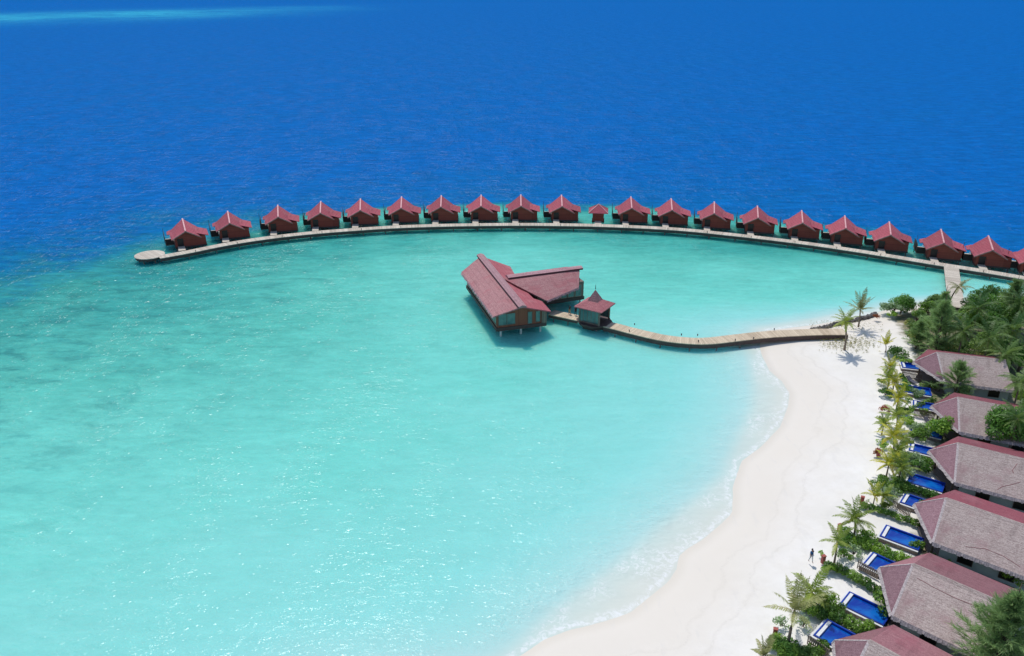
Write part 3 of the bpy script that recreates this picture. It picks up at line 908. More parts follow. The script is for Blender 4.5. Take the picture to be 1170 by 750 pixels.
def eave_fringe(p, q, out_, parent):
    fr = MB(); rs_ = random.Random(9)
    L = (q - p).length; n = int(L / .25); d = (q - p).normalized()
    for k_ in range(n):
        a_ = p + d * (L * k_ / n); b_ = p + d * (L * (k_ + 1) / n - .02)
        ln = rs_.uniform(.24, .46); o_ = out_ * rs_.uniform(.10, .26)
        fr.add([a_ + Vector((0, 0, .02)), b_ + Vector((0, 0, .02)), b_ + o_ - Vector((0, 0, ln)), a_ + o_ - Vector((0, 0, ln)), a_ - Vector((0, 0, .2)), b_ - Vector((0, 0, .2))], [(0, 1, 2, 3), (3, 2, 5, 4), (0, 3, 4), (1, 5, 2)])
    fr.build('thatch_fringe', M['cap'], parent)
eave_fringe(e_l0, e_l1, Vector((-1, 0, 0)), rl_o)
eave_fringe(we0, we1, -wn_, rl_o)
# cross-wing walls and floor, skewed with its ridge
cw = loc(659.4, 340.8, 1.3)
Rw = Matrix(((wd_.x, wn_.x, 0, w0.x), (wd_.y, wn_.y, 0, w0.y), (0, 0, 1, 0), (0, 0, 0, 1)))
LW = (w1 - w0).length
yn = -3.4
MB().box(5.9, LW - .5, yn - .15, 4.6, 1.25, 1.9, Rw).build('floor_frame', M['fascia'], re_)
MB().box(5.9, LW - .65, yn, 4.5, 1.903, 5.0, Rw).build('wall', M['rest_grey'], re_)
gl = MB(); po = MB()
nW = 6
for k_ in range(nW):
    x0 = 6.2 + (LW - 7.1) * k_ / nW
    x1 = 6.2 + (LW - 7.1) * (k_ + 1) / nW - .25
    f = MB()
    for bxs in ((x0, x1, 2.05, 2.13), (x0, x1, 4.35, 4.43)):
        f.box(bxs[0], bxs[1], yn - .09, yn - .004, bxs[2], bxs[3], Rw)
    f.box(x0, x0 + .07, yn - .09, yn - .004, 2.132, 4.348, Rw); f.box(x1 - .07, x1, yn - .09, yn - .004, 2.132, 4.348, Rw)
    wo = f.build('window', M['slat'], re_)
    MB().box(x0 + .02, x1 - .02, yn - .05, yn - .003, 2.07, 4.4, Rw).build('pane', M['glass'], wo)
for x in (7.5, LW - 1.2):
    for y in (yn + .4, 3.8):
        p = Rw @ Vector((x, y, 0))
        MB().tube([(p.x, p.y, -1), (p.x, p.y, 1.24)], [.2, .19], 9).build('pile', M['pile_pale'], re_)

# ------------------------------------------------------------------ gazebo and winding jetty
gc = Vector((15.15, 138.2, 0))
ga = math.atan2(134.3 - 137.6, 16.4 - 11.4)
gz = empty('gazebo', gc, ga)
tag(gz, 'over-water gazebo with glazed sides and a two-tier pointed red roof', 'gazebo')
def oct_(r, z, n=8, rot=math.pi / 8): return [Vector((r * math.cos(2 * math.pi * k_ / n + rot), r * math.sin(2 * math.pi * k_ / n + rot), z)) for k_ in range(n)]
mb = MB(); mb.slab(oct_(3.35, 1.5), .18)
mb.build('floor', M['fascia'], gz)
mb = MB(); lo, hi = oct_(2.5, .45), oct_(3.2, 1.318)
mb.add(lo + hi, [(k_, (k_ + 1) % 8, 8 + (k_ + 1) % 8, 8 + k_) for k_ in range(8)] + [tuple(range(7, -1, -1)), tuple(range(8, 16))])
mb.build('base', M['fascia'], gz)
for k_ in range(4):
    t = math.pi / 4 + k_ * math.pi / 2
    MB().tube([(1.6 * math.cos(t), 1.6 * math.sin(t), -1), (1.6 * math.cos(t), 1.6 * math.sin(t), .6)], [.16, .15], 8).build('pile', M['pile_pale'], gz)
hw = 2.0
mb = MB()
for x in (-hw, hw):
    for y in (-hw, hw):
        mb.box(x - .14, x + .14, y - .14, y + .14, 1.503, 4.6)
mb.box(-hw, hw, -hw - .11, -hw + .11, 4.2, 4.59).box(-hw, hw, hw - .11, hw + .11, 4.2, 4.59)
mb.build('frame', M['rest_grey'], gz)
MB().box(-hw + .15, hw - .15, -hw - .06, -hw + .04, 1.505, 1.75).box(-hw - .06, -hw + .04, -hw + .15, hw - .15, 1.505, 1.75).build('sill', M['rest_grey'], gz)
for nm_, bb in (('pane', (-hw + .15, hw - .15, -hw - .02, -hw + .02)), ('pane', (-hw - .02, -hw + .02, -hw + .15, hw - .15)), ('pane', (-hw + .15, hw - .15, hw - .02, hw + .02))):
    w_ = MB().box(*bb, 1.76, 4.19).build(nm_, M['glass'], gz)
mb = MB()
for k_ in range(1, 5):
    x = -hw + k_ * 2 * hw / 5
    mb.box(x - .04, x + .04, -hw - .05, -hw + .05, 1.752, 4.195)
    mb.box(-hw - .05, -hw + .05, x - .04, x + .04, 1.752, 4.195)
mb.build('mullion', M['rest_grey'], gz)
def pyramid(r0_, z0_, r1_, z1_, th=.16):
    q0 = [Vector((sx * r0_, sy * r0_, z0_)) for sx, sy in ((-1, -1), (1, -1), (1, 1), (-1, 1))]
    q1 = [Vector((sx * r1_, sy * r1_, z1_)) for sx, sy in ((-1, -1), (1, -1), (1, 1), (-1, 1))]
    mb = MB()
    mb.add(q0 + q1 + [p - Vector((0, 0, th)) for p in q0], [(0, 1, 5, 4), (1, 2, 6, 5), (2, 3, 7, 6), (3, 0, 4, 7), (4, 5, 6, 7), (0, 8, 9, 1), (1, 9, 10, 2), (2, 10, 11, 3), (3, 11, 8, 0), (11, 10, 9, 8)])
    return mb
pyramid(2.8, 4.55, 0.85, 5.6).build('roof', M['gaz_roof'], gz)
st = pyramid(1.05, 5.48, .05, 7.4, .1).build('spire', M['rest_roof'], gz)
MB().tube([(0, 0, 7.6), (0, 0, 8.2), (0, 0, 8.6)], [.08, .05, .01], 7).build('finial', M['metal'], st)

cp = [(693, 370.5), (707, 374), (722, 378), (757, 386), (788, 389.5), (811, 389.5), (842, 386), (880, 382), (930, 379.5), (966, 379.2)]
jp = spline([at(u, v, 1.45).xy for u, v in cp], .8)
jt = empty('jetty', (jp[len(jp) // 2].x, jp[len(jp) // 2].y, 0))
tag(jt, 'winding wooden jetty from the beach to the pointed gazebo', 'jetty')
JW = 2.7
rel(MB().ribbon(jp, JW, 1.46, .13).build('deck', M['deck_warm']), jt)
for sgn in (-1, 1):
    path = []
    for i, p in enumerate(jp):
        d = (jp[min(i + 1, len(jp) - 1)] - jp[max(i - 1, 0)]).normalized()
        path.append(p + Vector((-d.y, d.x, 0)) * sgn * (JW / 2 - .06))
    rel(MB().ribbon(path, .16, 1.32, .72).build('fascia', M['fascia']), jt)
    for i in range(3, len(path) - 22, 5):
        q = path[i]
        rel(MB().tube([(q.x, q.y, -1.5), (q.x, q.y, .6)], [.13, .12], 7).build('pile', M['pile']), jt)
bl = ['on the far rail of the winding jetty nearest the gazebo', 'on the near edge of the winding jetty nearest the gazebo', 'on the far edge where the winding jetty dips', 'on the far edge at the lowest bend of the winding jetty', 'on the near edge at the lowest bend of the winding jetty', 'on the near edge halfway along the winding jetty', 'on the near edge of the winding jetty over the waterline', 'on the far edge of the winding jetty near the beach']
for (u, v), l_ in zip([(725, 371.5), (719, 379), (778.5, 383.5), (797, 384), (798, 391), (840, 389.5), (861, 387.5), (884.5, 377.5)], bl):
    o = copy_tree(bol); p = at(u, v, 1.46)
    o.location = p; o.scale = (.9, .9, .5)
    tag(o, 'small dark bollard light ' + l_, 'bollard light', 'bollard lights along the winding jetty')

br0, br1 = at(630, 357, 1.46), at(663, 364, 1.46)
bg = empty('footbridge', (br0.x, br0.y, 0))
tag(bg, 'short plank footbridge between the restaurant and the gazebo', 'footbridge')
bp = [br0.lerp(br1, k_ / 6) for k_ in range(7)]
rel(MB().ribbon(bp, 2.5, 1.47, .13).build('deck', M['deck_warm']), bg)
dd = (br1 - br0).normalized(); nn = Vector((-dd.y, dd.x, 0))
for sgn in (-1, 1):
    rel(MB().ribbon([p + nn * sgn * 1.17 for p in bp], .14, 1.33, .5).build('fascia', M['fascia']), bg)
    for k_ in (1, 4):
        q = bp[k_] + nn * sgn * 1.0
        rel(MB().tube([(q.x, q.y, -1), (q.x, q.y, .9)], [.12, .11], 7).build('pile', M['pile']), bg)

# stone breakwater behind the jetty end
bkp = spline([at(u, v, .4).xy for u, v in [(922, 379), (945, 373), (970, 367), (985, 363.5), (1001, 358.5)]], .55)
bk = MB()
rs = random.Random(4)
for i, p in enumerate(bkp):
    for j in (-.3, .25):
        r_ = rs.uniform(.24, .38)
        cx, cy, cz = p.x + rs.uniform(-.12, .12), p.y + j, .55 + rs.uniform(-.12, .12)
        bk.tube([(cx, cy, cz - 1.1), (cx, cy, cz - r_ * .2), (cx + .05, cy, cz + r_ * .5)], [r_ * .9, r_, r_ * .55], 6)
bko = bk.build('breakwater', M['rock'])
tag(bko, 'low dark stone breakwater behind the beach end of the winding jetty', 'breakwater')

# ------------------------------------------------------------------ thatched bungalows
def make_bungalow():
    """local: x inland along the ridge, y to the far side; origin on the ground below the front ridge end"""
    r = empty('thatched_bungalow')
    e_, z1 = 2.55, 4.75
    Apt, Bpt, Cpt = Vector((-3.0, .2, e_)), Vector((.5, -6.1, e_)), Vector((0, 6.1, e_))
    R0_, R1_ = Vector((0, 0, z1)), Vector((9.6, 0, z1))
    B1, C1 = Vector((10.0, -6.1, e_)), Vector((10.0, 6.1, e_))
    def slope(poly, name, mat):
        n = len(poly)
        mb = MB()
        # subdivide each slope so that the thatch can sag a little
        mb.slab(poly, .28)
        return mb.build(name, mat, r)
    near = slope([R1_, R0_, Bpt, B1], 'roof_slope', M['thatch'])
    hipn = slope([R0_, Apt, Bpt], 'roof_hip', M['thatch_hip_sheen'])
    hipf = slope([R0_, Cpt, Apt], 'roof_hip', M['thatch_red_no_sheen'])
    farr = slope([R0_, R1_, C1, Cpt], 'roof_slope', M['thatch_red_no_sheen'])
    mb = MB()
    xa, xb = -.05, 9.62
    mb.add([(xa, -.32, z1 - .10), (xa, 0, z1 + .05), (xa, .32, z1 - .10), (xb, -.32, z1 - .10), (xb, 0, z1 + .05), (xb, .32, z1 - .10)], [(0, 1, 4, 3), (1, 2, 5, 4), (0, 2, 1), (3, 4, 5), (0, 3, 5, 2)])
    mb.build('ridge_cap', M['thatch'], r)
    mb = MB(); mb.bar(R0_ + Vector((0, 0, -.01)), Apt + Vector((0, 0, -.01)), .16, .05); mb.bar(R0_ + Vector((0, 0, -.01)), Bpt + Vector((0, 0, -.01)), .26, .05)
    mb.build('hip_cap', M['fringe'], r)
    # ragged pale edge of the thatch
    fr = MB(); rs = random.Random(2)
    for p, q in ((Apt, Bpt), (Bpt, B1), (Apt, Cpt)):
        L = (q - p).length; n = int(L / .22)
        d = (q - p).normalized(); o_ = Vector((d.y, -d.x, 0)) if p is not Apt or q is Bpt else Vector((-d.y, d.x, 0))
        if o_.dot((p + q) / 2 - Vector((4, 0, e_))) < 0: o_ = -o_
        for k_ in range(n):
            a_ = p + d * (L * k_ / n)
            b_ = p + d * (L * (k_ + 1) / n - .02)
            ln = rs.uniform(.22, .4)
            fr.add([a_ + Vector((0, 0, .02)), b_ + Vector((0, 0, .02)), b_ + o_ * .22 - Vector((0, 0, ln)), a_ + o_ * .22 - Vector((0, 0, ln)),
                    a_ - Vector((0, 0, .26)), b_ - Vector((0, 0, .26))], [(0, 1, 2, 3), (3, 2, 5, 4), (0, 3, 4), (1, 5, 2)])
    fr.build('thatch_fringe', M['fringe'], near)
    # walls under the eaves
    mb = MB()
    mb.box(1.2, 9.7, -4.9, 4.9, 0, 2.75)
    mb.add([(9.7, -4.9, 2.75), (9.7, 4.9, 2.75), (9.7, 0, 4.45)], [(0, 1, 2)])
    mb.build('wall', M['bung_wall'], r)
    for x in (3.0, 7.0):
        f = MB()
        f.box(x, x + 1.5, -4.98, -4.904, 0.5, .58).box(x, x + 1.5, -4.98, -4.904, 2.2, 2.28).box(x, x + .08, -4.98, -4.904, .582, 2.198).box(x + 1.42, x + 1.5, -4.98, -4.904, .582, 2.198)
        w_ = f.build('window', M['slat_dark'], r)
        MB().box(x + .03, x + 1.47, -4.94, -4.903, .53, 2.25).build('pane', M['dark'], w_)
    for y in (-3.2, 1.0):
        d_ = MB().box(1.10, 1.197, y, y + 2.2, .05, 2.3).build('door', M['dark'], r)
    for y in (-4.6, 4.6):
        MB().tube([(.4, y, -.1), (.4, y, 2.5)], [.12, .12], 8).build('post', M['bark_dark'], r)
    MB().tube([(-1.9, .2, -.1), (-1.9, .2, 2.6)], [.13, .13], 8).build('post', M['bark_dark'], r)
    mb = MB(); mb.slab([(-2.2, 0, .16), (.1, -4.9, .16), (1.2, -4.9, .16), (1.2, 4.9, .16), (.1, 4.9, .16)], .3)
    mb.build('porch_floor', M['deck_dark'], r)
    MB().box(-2.7, -.2, 3.4, 5.6, -.1, .3).build('terrace_floor', M['deck_dark'], r)
    return r

bung = make_bungalow()
RH = GZ + 4.75
# ridge-front pixel, heading
spots = [(1070.8, 402.4, -17), (1094.8, 453.8, -26), (1094.8, 506, -31), (1081, 569, -39), (1043.5, 644.5, -43), (993.5, 732, -46)]
blab = ['grey thatched bungalow farthest back, beside the palm grove', 'grey thatched bungalow second from the back, half behind a leafy tree', 'grey thatched bungalow third from the back with split thatch lines',
        'grey thatched bungalow fourth from the back, behind the longest blue pool', 'grey thatched bungalow fifth from the back, behind the big feathery tree', 'grey thatched bungalow nearest the viewer, cut by the bottom edge']
bungs = []
for i, (u, v, a_) in enumerate(spots):
    o = bung if i == 0 else copy_tree(bung)
    p = at(u, v, RH)
    o.location = (p.x, p.y, GZ)
    o.rotation_euler = (0, 0, R(a_))
    tag(o, blab[i], 'bungalow', 'thatched bungalows in a row behind the beach')
    bungs.append(o)
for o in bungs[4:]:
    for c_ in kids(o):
        if c_.name.startswith('roof_') and c_.data.materials[0] == M['thatch_red_no_sheen']:
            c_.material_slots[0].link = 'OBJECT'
            c_.material_slots[0].material = M['thatch_red_low_sheen']
# long splits in some roofs
def split(o, pts):
    mb = MB()
    z = lambda x, y: 4.75 - 2.2 * abs(y) / 6.1 + .015
    P_ = [Vector((x, y, z(x, y))) for x, y in pts]
    for a_, b_ in zip(P_, P_[1:]): mb.bar(a_, b_, .045, .03)
    c_ = mb.build('thatch_split', M['crack'], o)
split(bungs[2], [(6.6, -1.0), (6.2, -2.2), (6.4, -2.6)])
split(bungs[2], [(7.2, -3.6), (6.5, -4.2), (5.4, -5.0), (5.0, -5.6)])
split(bungs[4], [(.9, -1.3), (2.6, -1.5), (4.4, -1.6), (6.2, -1.5)])
split(bungs[3], [(3.5, -5.2), (5.2, -4.6), (7.0, -4.7), (8.6, -5.2)])

# ------------------------------------------------------------------ plunge pools
PZ = GZ + .55
def make_pool(tl, bl, a_, L, label, fence=False):
    t_, b_ = at(*tl, PZ), at(*bl, PZ)
    W = max(2.0, min(3.0, (t_ - b_).length))
    c_ = (t_ + b_) / 2
    r = empty('plunge_pool', (c_.x, c_.y, GZ), R(a_))
    h = .55
    mb = MB()
    rim = .16
    mb.box(0, L, -W / 2, -W / 2 + rim, -.3, h).box(0, L, W / 2 - rim, W / 2, -.3, h)
    mb.box(0, rim, -W / 2 + rim + .001, W / 2 - rim - .001, -.3, h - .002).box(L - rim, L, -W / 2 + rim + .001, W / 2 - rim - .001, -.3, h - .002)
    mb.box(rim, L - rim, -W / 2 + rim, W / 2 - rim, -.35, -.25)
    mb.build('basin', M['tile'], r)
    MB().box(rim + .02, rim + .34, -W / 2 + rim + .01, W / 2 - rim - .01, -.2, h - .02).build('overflow_ledge', M['white'], r)
    MB().box(-.04, L, -W / 2 - .22, -W / 2 - .02, -.3, h - .20).box(-.20, -.043, -W / 2 - .22, W / 2, -.3, h - .20).build('skirt', M['deck_dark'], r)
    MB().box(-.04, L, -W / 2 - .24, -W / 2 - .01, h - .197, h - .13).box(-.22, -.043, -W / 2 - .24, W / 2, h - .197, h - .13).build('coping', M['white'], r)
    MB().box(rim + .35, L - rim - .003, -W / 2 + rim + .003, W / 2 - rim - .003, h - .40, h - .24).build('pool_water', M['pool_water'], r)
    tag(r, label, 'plunge pool', 'blue plunge pools in front of the bungalows')
    return r
pools = [((1030.6, 413.6), (1030, 419.5), -17, 3.6, 'blue plunge pool farthest back, tucked under the rearmost thatched roof'),
         ((1027, 438.5), (1029, 447), -20, 4.4, 'blue plunge pool beside the dark lounger, partly under a feathery tree'),
         ((1043, 457), (1043.6, 464.5), -24, 3.6, 'blue plunge pool raised on a dark slatted wall, left of the second roof'),
         ((1042, 485.4), (1040, 493), -28, 3.9, 'blue plunge pool half hidden by grey-green leaves beside the bright green bush'),
         ((1041, 505.8), (1038, 514), -30, 3.6, 'blue plunge pool at the tip of the roof with split thatch'),
         ((1036, 538.5), (1031, 548.5), -35, 4.6, 'long blue plunge pool crossed by drooping branches of a leafy shrub'),
         ((1036, 563.3), (1027, 573), -39, 3.6, 'blue plunge pool with weathered picket fence at the tip of the fourth roof'),
         ((1011.5, 599), (1006, 612.5), -38, 4.15, 'fully visible long blue plunge pool beside a white sand terrace'),
         ((996, 630), (986.7, 645.5), -44, 4.0, 'blue plunge pool with white ledge and picket fence at the tip of the fifth roof'),
         ((968.7, 674.7), (961, 690.5), -43, 4.4, 'blue plunge pool with a leafy shrub leaning over its right end'),
         ((942, 705.5), (932.7, 727), -45, 4.0, 'blue plunge pool nearest the viewer, cut by the nearest thatched roof')]
for a_ in pools: make_pool(*a_)

# picket screens by the pools
def make_fence(p0, p1, z0, h, label, dark=False):
    a_, b_ = at(*p0, z0), at(*p1, z0)
    d = b_ - a_; L = d.length
    r = empty('picket_screen', (a_.x, a_.y, GZ - .05), math.atan2(d.y, d.x))
    mb = MB(); k_ = 0
    pitch = .20 if not dark else .17
    while k_ * pitch < L:
        mb.box(k_ * pitch, k_ * pitch + .11, -.03, .02, 0, h + rs.uniform(-.05, .05)); k_ += 1
    mb.build('picket', M['slat'] if not dark else M['slat_dark'], r)['kind'] = 'stuff'
    mb = MB(); mb.box(0, L, .022, .08, h * .25, h * .25 + .08).box(0, L, .022, .08, h * .75, h * .75 + .08)
    mb.build('rail', M['slat_dark'], r)
    tag(r, label, 'fence', 'picket screens beside the plunge pools')
make_fence((979, 649), (1003, 662), GZ, 1.1, 'pale picket screen below the pool at the tip of the fifth roof')
make_fence((1019, 579), (1039, 592), GZ, 1.1, 'pale picket screen below the pool at the tip of the fourth roof')
make_fence((922, 735), (946, 752), GZ, 1.1, 'pale picket screen below the pool nearest the viewer')
make_fence((1043.5, 477), (1067, 481), GZ, 1.5, 'dark slatted screen under the pool left of the second roof', True)
make_fence((1029, 432), (1052, 437), GZ, 1.4, 'dark slatted screen under the rearmost pool', True)

# sun loungers on two terraces
def make_lounger(loc_, a_, label):
    r = empty('sun_lounger', loc_, a_)
    MB().box(-.32, .32, -.9, .3, .28, .36).build('seat', M['lounger'], r)
    MB().bar((0, .3, .32), (0, .95, .75), .62, .08).build('backrest', M['lounger'], r)
    for x in (-.28, .28):
        for y in (-.8, .6):
            MB().box(x - .03, x + .03, y - .03, y + .03, 0, .278).build('leg', M['white'], r)
    tag(r, label, 'sun lounger')
make_lounger(at(1041.5, 437.5, GZ), R(20), 'dark sun lounger on white sand above the blue pool near the rear bungalow')
make_lounger(at(1060.5, 485.5, GZ), R(5), 'dark sun lounger between the blue pool and the bright green bush')

# red posts at the seaward ends of the hedges
def red_post(u, v, label, h=.95):
    p = at(u, v, GZ)
    r = empty('marker_post', (p.x, p.y, GZ - .05), R(rs.uniform(-30, 30)))
    MB().box(-.2, .2, -.16, .16, 0, h).build('box', M['red_box'], r, bevel=.02)
    MB().box(-.23, .23, -.19, .19, h + .003, h + .06).build('cap', M['red_box'], r)
    tag(r, label, 'marker post', 'red posts at the ends of the hedges')
red_post(984.5, 575, 'small red post on the sand at the end of a thin low hedge')
red_post(940, 643, 'small red post beside the walker, half hidden by a potted plant')
red_post(885, 727, 'small red post nearest the viewer, at the seaward end of the last hedge')
red_post(958.5, 607, 'small red post behind the leaning young palm')
red_post(1003, 521, 'small red post among rusty leaves at the beach edge')

# ------------------------------------------------------------------ vegetation
def frond(mb, base, azm, el, L, rs, wid=.22, droop=1.0, nl=17, tone=None, hang=.5):
    """one feather leaf: arching rib with leaflets on both sides"""
    d = Vector((math.cos(azm) * math.cos(el), math.sin(azm) * math.cos(el), math.sin(el)))
    side = Vector((-math.sin(azm), math.cos(azm), 0))
    p = Vector(base)
    step = L / nl
    t0 = tone if tone is not None else rs.random()
    pts = [p.copy()]
    for i in range(nl):
        d = (d + Vector((0, 0, -droop * (.035 + .09 * i / nl)))).normalized()
        p = p + d * step
        pts.append(p.copy())
    mb.tn = min(1, t0 + .25)
    for i in range(0, nl, 2):                       # rib
        a_, b_ = pts[i], pts[min(i + 2, nl)]
        w_ = .035 * (1 - i / nl) + .012
        mb.add([a_ + side * w_, a_ - side * w_, b_ - side * w_ * .8, b_ + side * w_ * .8], [(0, 1, 2, 3)])
    for i in range(2, nl + 1):
        f = i / nl
        ll = L * wid * (math.sin(math.pi * min(1, f * .9 + .12)) ** .7) * rs.uniform(.8, 1.1)
        dd_ = (pts[i] - pts[i - 1]).normalized()
        upv = side.cross(dd_)
        for sg in (-1, 1):
            for h_ in (0, .5):
                q = pts[i - 1].lerp(pts[i], h_ + rs.uniform(0, .4))
                tipd = (side * sg * 1.0 + dd_ * (.55 + .5 * f) - Vector((0, 0, 1)) * hang * rs.uniform(.5, 1.3) + upv * -.05).normalized()
                w_ = dd_ * (.022 + .008 * L)
                mb.tn = min(1, max(0, t0 * .8 + rs.uniform(-.2, .2)))
                tip = q + tipd * ll
                mid = q + tipd * ll * .55 + Vector((0, 0, .04 * ll))
                mb.add([q - w_ * .6, q + w_ * .6, mid + w_, mid - w_, tip], [(0, 1, 2, 3), (3, 2, 4)])

def palm(loc_, h, L, mat, label, n=13, seed=0, lean=(0, 0), el=(80, -15), droop=1.0, rt=.13, group=None, wid=.20, name='palm_tree', cat='palm tree', hang=.5):
    rs_ = random.Random(seed)
    r = empty(name, loc_)
    pts = [Vector((lean[0] * t * t, lean[1] * t * t, h * t - .25 * (t == 0))) for t in [0, .15, .35, .55, .75, .9, 1]]
    MB().tube(pts, [rt * 1.45, rt * 1.1, rt, rt * .95, rt * .9, rt * 1.0, rt * .7], 8).build('trunk', M['bark'], r, True)
    mb = MB()
    top = pts[-1]
    n = int(n * 1.35)
    droop *= 1.1
    for i in range(n):
        f = (i + .5) / n
        e_ = R(el[0] + (el[1] - el[0]) * f + rs_.uniform(-9, 9))
        frond(mb, top + Vector((0, 0, -.12 * f)), i * 2.39996 + rs_.uniform(-.3, .3), e_, L * rs_.uniform(.8, 1.08) * (.75 + .3 * math.sin(math.pi * min(1, f + .25))), rs_, wid, droop, 15, min(1, max(0, f * .9 + rs_.uniform(-.15, .2))), hang)
    mb.build('crown', mat, r)
    tag(r, label, cat, group)
    return r

def leaf_cluster(mb, c_, rad_, n, size, rs_, shell=.55, flat_=.0, up=.5):
    """n leaves scattered through an ellipsoid, denser towards its skin"""
    for _ in range(n):
        while True:
            q = Vector((rs_.uniform(-1, 1), rs_.uniform(-1, 1), rs_.uniform(-1, 1)))
            if .02 < q.length < 1: break
        k_ = shell + (1 - shell) * rs_.random() ** .6
        q = q.normalized() * k_
        p = Vector((c_[0] + q.x * rad_[0], c_[1] + q.y * rad_[1], c_[2] + q.z * rad_[2]))
        nrm = (q + Vector((rs_.uniform(-1, 1), rs_.uniform(-1, 1), rs_.uniform(-1, 1) + up)) * .9).normalized()
        a_ = nrm.orthogonal().normalized()
        a_ = (Matrix.Rotation(rs_.uniform(0, 6.28), 3, nrm) @ a_)
        b_ = nrm.cross(a_)
        s_ = size * rs_.uniform(.6, 1.3)
        mb.add([p - a_ * s_, p + b_ * s_ * .42, p + a_ * s_, p - b_ * s_ * .42], [(0, 1, 2, 3)])

def broadleaf(loc_, h, rx, ry, rz, mat, label, n=4200, seed=0, size=.22, lobes=11, name='broadleaf_tree', cat='tree', group=None, part='crown'):
    rs_ = random.Random(seed)
    r = empty(name, loc_)
    cz = h - rz * .95
    tk = MB()
    lobs = []
    for i in range(lobes):
        t = rs_.uniform(0, 6.28); e_ = rs_.uniform(-.35, 1.25)
        k_ = rs_.uniform(.45, .78)
        lobs.append((rx * k_ * math.cos(t) * math.cos(e_), ry * k_ * math.sin(t) * math.cos(e_), cz + rz * k_ * math.sin(e_), rs_.uniform(.30, .48)))
    if h > 1.6:
        tk.tube([(0, 0, -.3), (.05, 0, cz * .5), (0, .05, cz)], [.05 * h, .04 * h, .02 * h], 7)
    for (x, y, z, k_) in lobs[:7]:
        tk.tube([(0, 0, max(.05, cz * .45)), (x * .5, y * .5, (cz * .45 + z) / 2 + .1), (x, y, z)], [.018 * h + .02, .012 * h + .01, .01], 5)
    tk.build('trunk' if part == 'crown' else 'stem', M['bark_dark'], r, True)
    mb = MB()
    tot = sum(k_ ** 2 for *_, k_ in lobs)
    for (x, y, z, k_) in lobs:
        mb.tn = rs_.uniform(.1, .9)
        for _ in range(5):
            mb.tn = min(1, max(0, mb.tn + rs_.uniform(-.18, .18)))
            leaf_cluster(mb, (x, y, z), (rx * k_, ry * k_, rz * k_), int(n * k_ * k_ / tot / 5), size, rs_, .5)
    mb.v = [(x, y, max(z, .03)) for x, y, z in mb.v]
    mb.build(part, mat, r)
    tag(r, label, cat, group)
    return r

def casuarina(loc_, h, w_, label, n=260, seed=0, group=None, mat=None, start=.12):
    """feathery she-oak: upswept boughs carrying tufts of thin needles"""
    rs_ = random.Random(seed)
    r = empty('feathery_tree', loc_)
    tk = MB()
    tk.tube([(0, 0, -.3), (.1, .05, h * .4), (-.05, .1, h * .75), (0, 0, h * .97)], [.022 * h, .016 * h, .009 * h, .02], 8)
    mb = MB()
    for i in range(n):
        f = start + (1 - start) * ((i + rs_.random()) / n)
        z = h * f * .95
        az_ = rs_.uniform(0, 6.28)
        prof = min(1, f / .22 + .45) * (1.02 - f) ** .75 * rs_.uniform(.3, 1.3)
        L = w_ * max(.12, prof)
        el_ = R(rs_.uniform(5, 48) + 25 * f)
        d = Vector((math.cos(az_) * math.cos(el_), math.sin(az_) * math.cos(el_), math.sin(el_)))
        p0 = Vector((0, 0, z * .86))
        p1 = p0 + d * L * .6
        p2 = p0 + d * L + Vector((0, 0, -.10 * L))
        if i % 2 == 0: tk.tube([p0, p1, p2], [.03 + .004 * h * (1 - f), .02, .008], 4, False)
        mb.tn = rs_.uniform(.0, 1)
        nt = 13
        for k_ in range(nt):
            t = .3 + .7 * (k_ + rs_.random()) / nt
            c_ = p0.lerp(p1, t / .6) if t < .6 else p1.lerp(p2, (t - .6) / .4)
            for j in range(5):
                dv = (d * rs_.uniform(.6, 1.5) + Vector((rs_.uniform(-1, 1), rs_.uniform(-1, 1), rs_.uniform(-.75, .7))) * .75).normalized()
                ln = rs_.uniform(.35, .8) * (.6 + .04 * h)
                sd_ = dv.orthogonal().normalized() * .020 * (1 + .03 * h)
                sd_ = Matrix.Rotation(rs_.uniform(0, 6.28), 3, dv) @ sd_
                q = c_ + Vector((rs_.uniform(-1, 1), rs_.uniform(-1, 1), rs_.uniform(-1, 1))) * .09
                e_ = q + dv * ln + Vector((0, 0, -.12 * ln))
                mb.add([q - sd_, q + sd_, e_ + sd_ * .4, e_ - sd_ * .4], [(0, 1, 2, 3)])
    tk.build('trunk', M['bark_dark'], r, True)
    mb.build('crown', mat or M['leaf_pine'], r)
    tag(r, label, 'tree', group)
    return r

def shrub(u, v, rx, h, mat, label, n=700, seed=0, size=.15, ry=None, rz=0.0, name='shrub', group=None):
    p = at(u, v, GZ + h * .45)
    o = broadleaf((p.x, p.y, GZ - .03), h, rx, ry or rx, h * .62, M[mat], label, n, seed, size, 9, name, name, group, 'foliage')
    o.rotation_euler = (0, 0, rz)
    return o

def pm(u, v, h, L, mat, label, base=None, **kw):
    """palm whose crown centre shows at (u, v); base = pixel of the trunk foot if it leans"""
    c_ = at(u, v, GZ + h)
    if base:
        b_ = at(*base, GZ)
        kw['lean'] = (c_.x - b_.x, c_.y - b_.y)
    else:
        b_ = c_
    if kw.get('group') == GY: L *= 1.18
    return palm((b_.x, b_.y, GZ - .05), h, L, M[mat], label, **kw)

